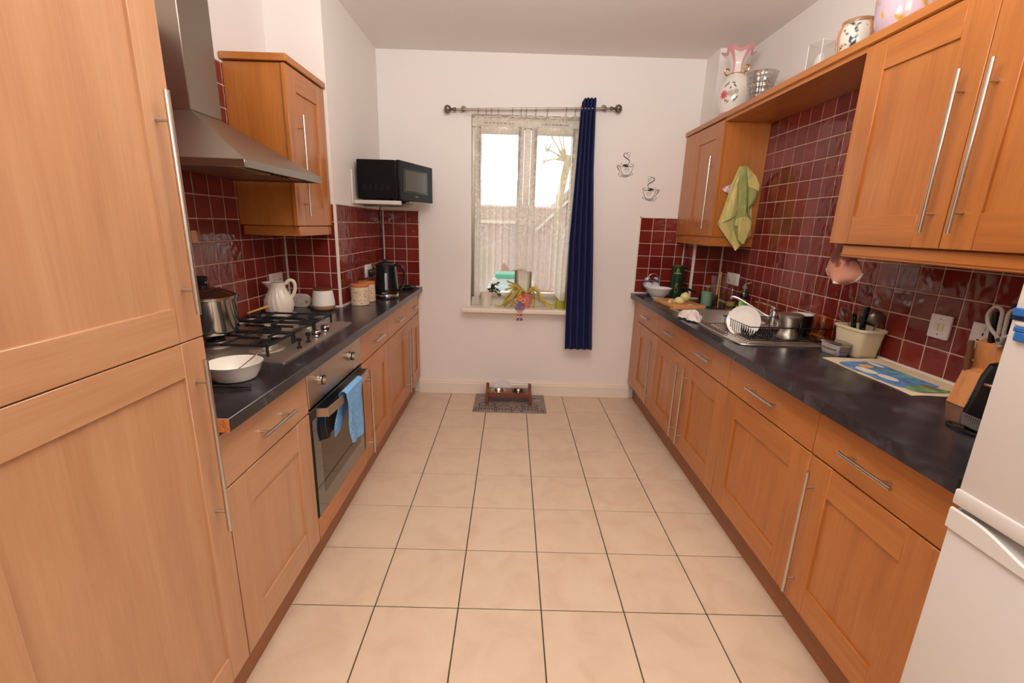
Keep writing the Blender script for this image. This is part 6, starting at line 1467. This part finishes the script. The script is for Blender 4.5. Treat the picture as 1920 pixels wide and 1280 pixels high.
sticker('black line-art coffee cup sticker, upper left of the two', 0.905, 1.985, 1)
sticker('black line-art coffee cup sticker, lower right of the two', 1.118, 1.808, -1)

# ------------------------------------------------------------------ pet corner on the floor
r = thing('floor_mat', 'grey mat printed with a row of houses under the pet bowls', 'mat', (0.022, 3.645, 0), 0.0)
MB().box(-0.306, 0.306, -0.204, 0.204, 0.0005, 0.006).build('mat_base', mat('mat_grey', (150, 134, 126), 0.9, var=0.06, vscale=60), r, bevel=0.002)
M_MP = mat('mat_print', (52, 46, 46), 0.9)
def fl(u, v, h): return (u, v, 0.0061 + h)
hm = MB()
def done(nm='house_print'):
    global hm
    hm.build(nm, M_MP, r, smooth=False); hm = MB()
def poly(pts, w_=0.006, close=False):
    hm.ribbon(pts + ([pts[0]] if close else []), w_, fl, 0.0004)
def house(x0, x1, yb, yt, yr, rows):
    poly([(x0, yb), (x0, yt)]); poly([(x1, yb), (x1, yt)]); poly([(x0 - 0.012, yt - 0.006), ((x0 + x1) / 2, yr), (x1 + 0.012, yt - 0.006)], 0.007)
    for rr in range(rows):
        y = yb + 0.035 + rr * 0.062
        n_ = 4
        for k in range(n_):
            x = x0 + (x1 - x0) * (k + 0.7) / (n_ + 0.4)
            poly([(x - 0.006, y), (x - 0.006, y + 0.034)], 0.005); poly([(x + 0.006, y), (x + 0.006, y + 0.034)], 0.005); poly([(x - 0.008, y + 0.017), (x + 0.008, y + 0.017)], 0.004)
    if rows > 1: poly([(x0, yb + 0.078), (x1, yb + 0.078)], 0.004)
    done()
house(-0.255, -0.125, -0.195, -0.045, 0.03, 2); house(-0.110, 0.015, -0.195, -0.110, -0.045, 1); house(0.105, 0.235, -0.195, -0.045, 0.01, 2)
poly([(0.020, -0.190), (0.060, -0.085), (0.100, -0.190)], 0.006); poly([(0.052, -0.080), (0.068, -0.080)], 0.014); done('tent_print')
for x in (-0.282, 0.272):
    for k in range(4): poly([(x - 0.018 + 0.004 * k, -0.185 + 0.022 * k), (x + 0.018 - 0.004 * k, -0.185 + 0.022 * k)], 0.008)
    done('bush_print')
poly([(0.20, 0.12), (0.235, 0.115)], 0.008); poly([(-0.21, 0.13), (-0.18, 0.135)], 0.008)
done('bird_print')
M_MP = mat('mat_cloud', (190, 168, 160), 0.9)
for x, y in ((-0.235, 0.095), (0.02, 0.03), (0.235, 0.065)):
    for k in range(-2, 3): poly([(x + 0.012 * k, y - 0.012), (x + 0.012 * k + 0.004, y + 0.014)], 0.008)
    done('cloud_print')
r = thing('pet_bowl_stand', 'low reddish wooden stand for two pet bowls', 'stand', (0.010, 3.690, 0.0066))
M_RW = wood('red_wood', [(104, 44, 22), (128, 60, 32), (146, 76, 42)], 'x', 0.35, 0.4)
bdv = MB().box(-0.170, 0.170, -0.072, -0.058, 0.060, 0.084).box(-0.170, 0.170, 0.058, 0.072, 0.060, 0.084)
# top board with two round holes
def ring_board(cx, half, rad, z):
    n_ = 40; vs = []; fs = []
    for k in range(n_):
        a = 2 * PI * k / n_; c_, s2 = math.cos(a), math.sin(a)
        t_ = min(half / max(abs(c_), 1e-6), 0.072 / max(abs(s2), 1e-6))
        vs += [(cx + rad * c_, rad * s2, z), (cx + t_ * c_, t_ * s2, z), (cx + rad * c_, rad * s2, z - 0.010), (cx + t_ * c_, t_ * s2, z - 0.010)]
    for k in range(n_):
        a = 4 * k; b = 4 * ((k + 1) % n_)
        fs += [(a, a + 1, b + 1, b), (a + 2, b + 2, b + 3, a + 3), (a, b, b + 2, a + 2), (a + 1, a + 3, b + 3, b + 1)]
    return vs, fs
for cx in (-0.085, 0.085): bdv.add(*ring_board(cx, 0.085, 0.060, 0.094))
bdv.build('board', M_RW, r, smooth=False)
for sx in (-1, 1):
    x = sx * 0.184
    MB().box(x - 0.013, x + 0.013, -0.105, 0.105, 0.030, 0.062).box(x - 0.013, x + 0.013, -0.072, 0.072, 0.062, 0.100).box(x - 0.013, x + 0.013, 0.045, 0.075, 0.100, 0.140).box(x - 0.013, x + 0.013, -0.103, -0.072, 0.0, 0.032).box(x - 0.013, x + 0.013, 0.072, 0.103, 0.0, 0.032).build('end_frame', M_RW, r, bevel=0.003)
for cx, lab, cl in ((-0.085, 'clean shiny steel pet bowl in the left hole of the stand', (200, 190, 178)), (0.085, 'darker steel pet bowl in the right hole of the stand', (120, 114, 108))):
    q = thing('pet_bowl', lab, 'bowl', (0.010 + cx, 3.690, 0.0066 + 0.046), 0, 'pet bowls in the stand')
    MB().lathe([(0.036, 0), (0.042, 0.003), (0.056, 0.040), (0.058, 0.049), (0.067, 0.0495), (0.068, 0.052), (0.062, 0.053), (0.054, 0.048), (0.040, 0.008), (0.01, 0.005)], 40).build('bowl_body', mat('pet_steel_%d' % cl[0], cl, 0.12, metal=1.0), q)
r = thing('side_plate', 'white side plate propped against the skirting behind the bowls', 'plate', (-0.045, 3.822, 0.082))
pl = MB().lathe([(0.040, -0.004), (0.055, -0.003), (0.078, 0.004), (0.078, 0.006), (0.052, 0.001), (0.048, 0.0), (0.02, 0.0)], 40); pl.rot(Matrix.Rotation(PI / 2 - 0.14, 4, 'X')); pl.build('plate_body', mat('plate_lilac_white', (244, 238, 240), 0.3), r)

# ------------------------------------------------------------------ outside the window
def brick_mat(name, c1, c2):
    mt, t, p = nt(name); tc = t.nodes.new('ShaderNodeTexCoord'); b = t.nodes.new('ShaderNodeTexBrick')
    mp = t.nodes.new('ShaderNodeMapping'); mp.inputs['Rotation'].default_value = (PI / 2, 0, 0); t.links.new(tc.outputs['Object'], mp.inputs['Vector']); t.links.new(mp.outputs[0], b.inputs['Vector'])
    b.inputs['Scale'].default_value = 1.0; b.inputs['Brick Width'].default_value = 0.22; b.inputs['Row Height'].default_value = 0.075; b.inputs['Mortar Size'].default_value = 0.008
    b.inputs['Color1'].default_value = lin(c1); b.inputs['Color2'].default_value = lin(c2); b.inputs['Mortar'].default_value = lin((190, 176, 160))
    t.links.new(b.outputs['Color'], p.inputs['Base Color']); p.inputs['Roughness'].default_value = 0.9
    return mt
M_BRK1 = brick_mat('red_brick', (184, 118, 98), (160, 98, 80)); M_ROOF = mat('roof_tile', (150, 120, 100), 0.9, var=0.15, vscale=3); M_FAS = mat('fascia_cream', (236, 222, 194), 0.6)
M_OWIN = mat('outdoor_window', (90, 100, 110), 0.1)
GZ = -3.0
struct('ground_1', MB().box(-40, 45, YF + 0.5, 90, GZ - 0.2, GZ), mat('outdoor_paving', (176, 172, 164), 0.95, var=0.1, vscale=0.4), 'pale paving of the yard outside', smooth=False)
def build_house(label, x0, x1, y0, y1, eave, ridge, gable_front):
    r_ = thing('house', label, 'house', ((x0 + x1) / 2, (y0 + y1) / 2, GZ))
    wm = MB().box(x0, x1, y0, y1, GZ, eave)
    if gable_front: wm.prism([(x0, eave), (x1, eave), ((x0 + x1) / 2, ridge)], y0, y1, 'xz')
    wm.build('brick_wall', M_BRK1, r_, smooth=False, world=True)
    xm, ym = (x0 + x1) / 2, (y0 + y1) / 2
    if gable_front:
        rm = MB().prism([(x0 - 0.5, eave - 0.25), (xm, ridge + 0.1), (xm, ridge + 0.3), (x0 - 0.5, eave - 0.02)], y0 - 0.3, y1 + 0.3, 'xz').prism([(x1 + 0.5, eave - 0.25), (x1 + 0.5, eave - 0.02), (xm, ridge + 0.3), (xm, ridge + 0.1)], y0 - 0.3, y1 + 0.3, 'xz')
        MB().prism([(x0 - 0.5, eave - 0.38), (xm, ridge - 0.02), (xm, ridge + 0.12), (x0 - 0.5, eave - 0.2)], y0 - 0.34, y0 - 0.28, 'xz').prism([(x1 + 0.5, eave - 0.38), (x1 + 0.5, eave - 0.2), (xm, ridge + 0.12), (xm, ridge - 0.02)], y0 - 0.34, y0 - 0.28, 'xz').build('barge_board', M_FAS, r_, smooth=False, world=True)
    else:
        rm = MB().prism([(y0 - 0.5, eave - 0.1), (ym, ridge), (y1 + 0.5, eave - 0.1), (y1 + 0.5, eave + 0.1), (ym, ridge + 0.22), (y0 - 0.5, eave + 0.1)], x0 - 0.3, x1 + 0.3, 'yz')
        MB().box(x0 - 0.3, x1 + 0.3, y0 - 0.52, y0 - 0.48, eave - 0.25, eave + 0.05).build('fascia', M_FAS, r_, smooth=False, world=True)
    rm.build('roof', M_ROOF, r_, smooth=False, world=True)
    nx = max(1, int((x1 - x0) / 3.2))
    for k in range(nx):
        cx = x0 + (x1 - x0) * (k + 0.5) / nx
        for zz in (GZ + 1.0, GZ + 3.3):
            if zz + 1.2 > eave: continue
            f_ = MB().box(cx - 0.65, cx + 0.65, y0 - 0.05, y0, zz, zz + 1.15).build('window', M_WHITE, r_, smooth=False, world=True)
            for sx in (-1, 1): MB().box(cx + sx * 0.31 - 0.26, cx + sx * 0.31 + 0.26, y0 - 0.06, y0 - 0.045, zz + 0.08, zz + 1.07).build('pane', M_OWIN, f_, smooth=False, world=True)
    return r_
build_house('red brick house with a gable end behind the lace, right', 1.75, 8.5, 25, 33, 1.55, 4.9, True)
build_house('long red brick terrace far away behind the lace', -5.0, 6.0, 46, 54, 1.9, 3.3, False)
# tree close to the window
r = thing('tree', 'bare pollarded tree trunk outside the right window pane', 'tree', (0.95, 8.2, GZ))
M_BARK = mat('bark_pale', (168, 150, 110), 0.9, var=0.15, vscale=12)
MB().tube(cr([(1.05, 8.2, GZ), (0.95, 8.2, -1.0), (0.86, 8.2, 0.9), (0.79, 8.2, 1.55), (0.82, 8.2, 2.0), (0.885, 8.2, 2.4), (0.93, 8.2, 2.66)], 6), [0.10] * 12 + [0.07] * 13 + [0.06] * 12, 10).build('trunk', M_BARK, r, world=True)
for ex, ez in ((0.55, 2.75), (0.62, 2.95), (0.72, 3.02), (0.80, 3.0), (0.50, 2.55)):
    MB().tube(cr([(0.88, 8.2, 2.58), ((0.88 + ex) / 2, 8.18, 2.62 + (ez - 2.6) * 0.4), (ex, 8.16, ez)], 4), [0.022] * 4 + [0.010] * 5, 6).build('branch', M_BARK, r, world=True)
    for k in range(4):
        a = random.uniform(-1, 1); MB().tube([(ex + 0.02 * a, 8.16, ez - 0.04), (ex + 0.12 * a, 8.14 + 0.05 * a, ez + random.uniform(0.03, 0.15))], [0.008, 0.003], 5).build('twig', M_BARK, r, world=True)
# white shed with teal roof, cars, hedge
r = thing('garden_shed', 'small white shed with a teal roof edge outside the left pane', 'shed', (-0.15, 14.4, GZ))
MB().box(-0.43, 0.13, 14.0, 14.9, GZ, -0.10).build('shed_wall', mat('shed_white', (176, 186, 178), 0.6), r, smooth=False, world=True)
MB().box(-0.48, 0.18, 13.93, 14.97, -0.10, 0.03).build('shed_roof', mat('shed_teal', (64, 140, 108), 0.5), r, bevel=0.02, world=True)
for k in range(4): MB().box(-0.43, 0.13, 13.985, 14.0, -0.25 - k * 0.14, -0.24 - k * 0.14).build('weatherboard', mat('shed_line', (196, 198, 192), 0.6), r, smooth=False, world=True)
def car(label, x, y, z, s, col):
    r_ = thing('car', label, 'car', (x, y, z), 0.4, 'parked cars outside')
    prof = [(-2.0, 0.35), (-2.05, 0.75), (-1.75, 0.95), (-0.95, 1.05), (-0.35, 1.45), (0.85, 1.48), (1.55, 1.05), (1.98, 0.95), (2.05, 0.4)]
    MB().prism([(a * s, b * s) for a, b in prof], -0.82 * s, 0.82 * s, 'xz').build('car_body', mat('car_%d' % col[0], col, 0.2, coat=0.6), r_, bevel=0.05)
    MB().prism([(a * s, b * s) for a, b in [(-0.80, 1.06), (-0.30, 1.40), (0.80, 1.43), (1.35, 1.06)]], -0.835 * s, 0.835 * s, 'xz').build('side_window', mat('car_glass', (50, 58, 66), 0.05), r_, smooth=False)
    for wx in (-1.25, 1.25):
        for wy in (-0.8, 0.8): MB().tube([(wx * s, (wy - 0.1) * s, 0.32 * s), (wx * s, (wy + 0.1) * s, 0.32 * s)], 0.32 * s, 18).build('wheel', M_BLACK, r_)
car('white car parked in front of the shed outside the left pane', -0.9, 12.2, GZ, 1.0, (170, 180, 196))
car('blue-grey car parked outside the right pane', 3.0, 15.5, GZ, 1.0, (104, 122, 150))
r = thing('hedge', 'green garden hedge outside at the far left of the window', 'hedge', (-4.4, 28, GZ))
def hfn(u, v):
    a = 2 * PI * u; t_ = PI * v; q = 1 + 0.10 * math.sin(7 * a + 5 * t_) + 0.08 * math.sin(13 * a) * math.sin(9 * t_)
    return (-4.6 + 3.0 * math.cos(a) * math.sin(t_) * q, 28 + 1.2 * math.sin(a) * math.sin(t_) * q, GZ + 2.2 - 2.2 * math.cos(t_) * q)
MB().grid(hfn, 40, 24).build('foliage', mat('hedge_green', (140, 158, 88), 0.9, var=0.35, vscale=3), r, world=True)
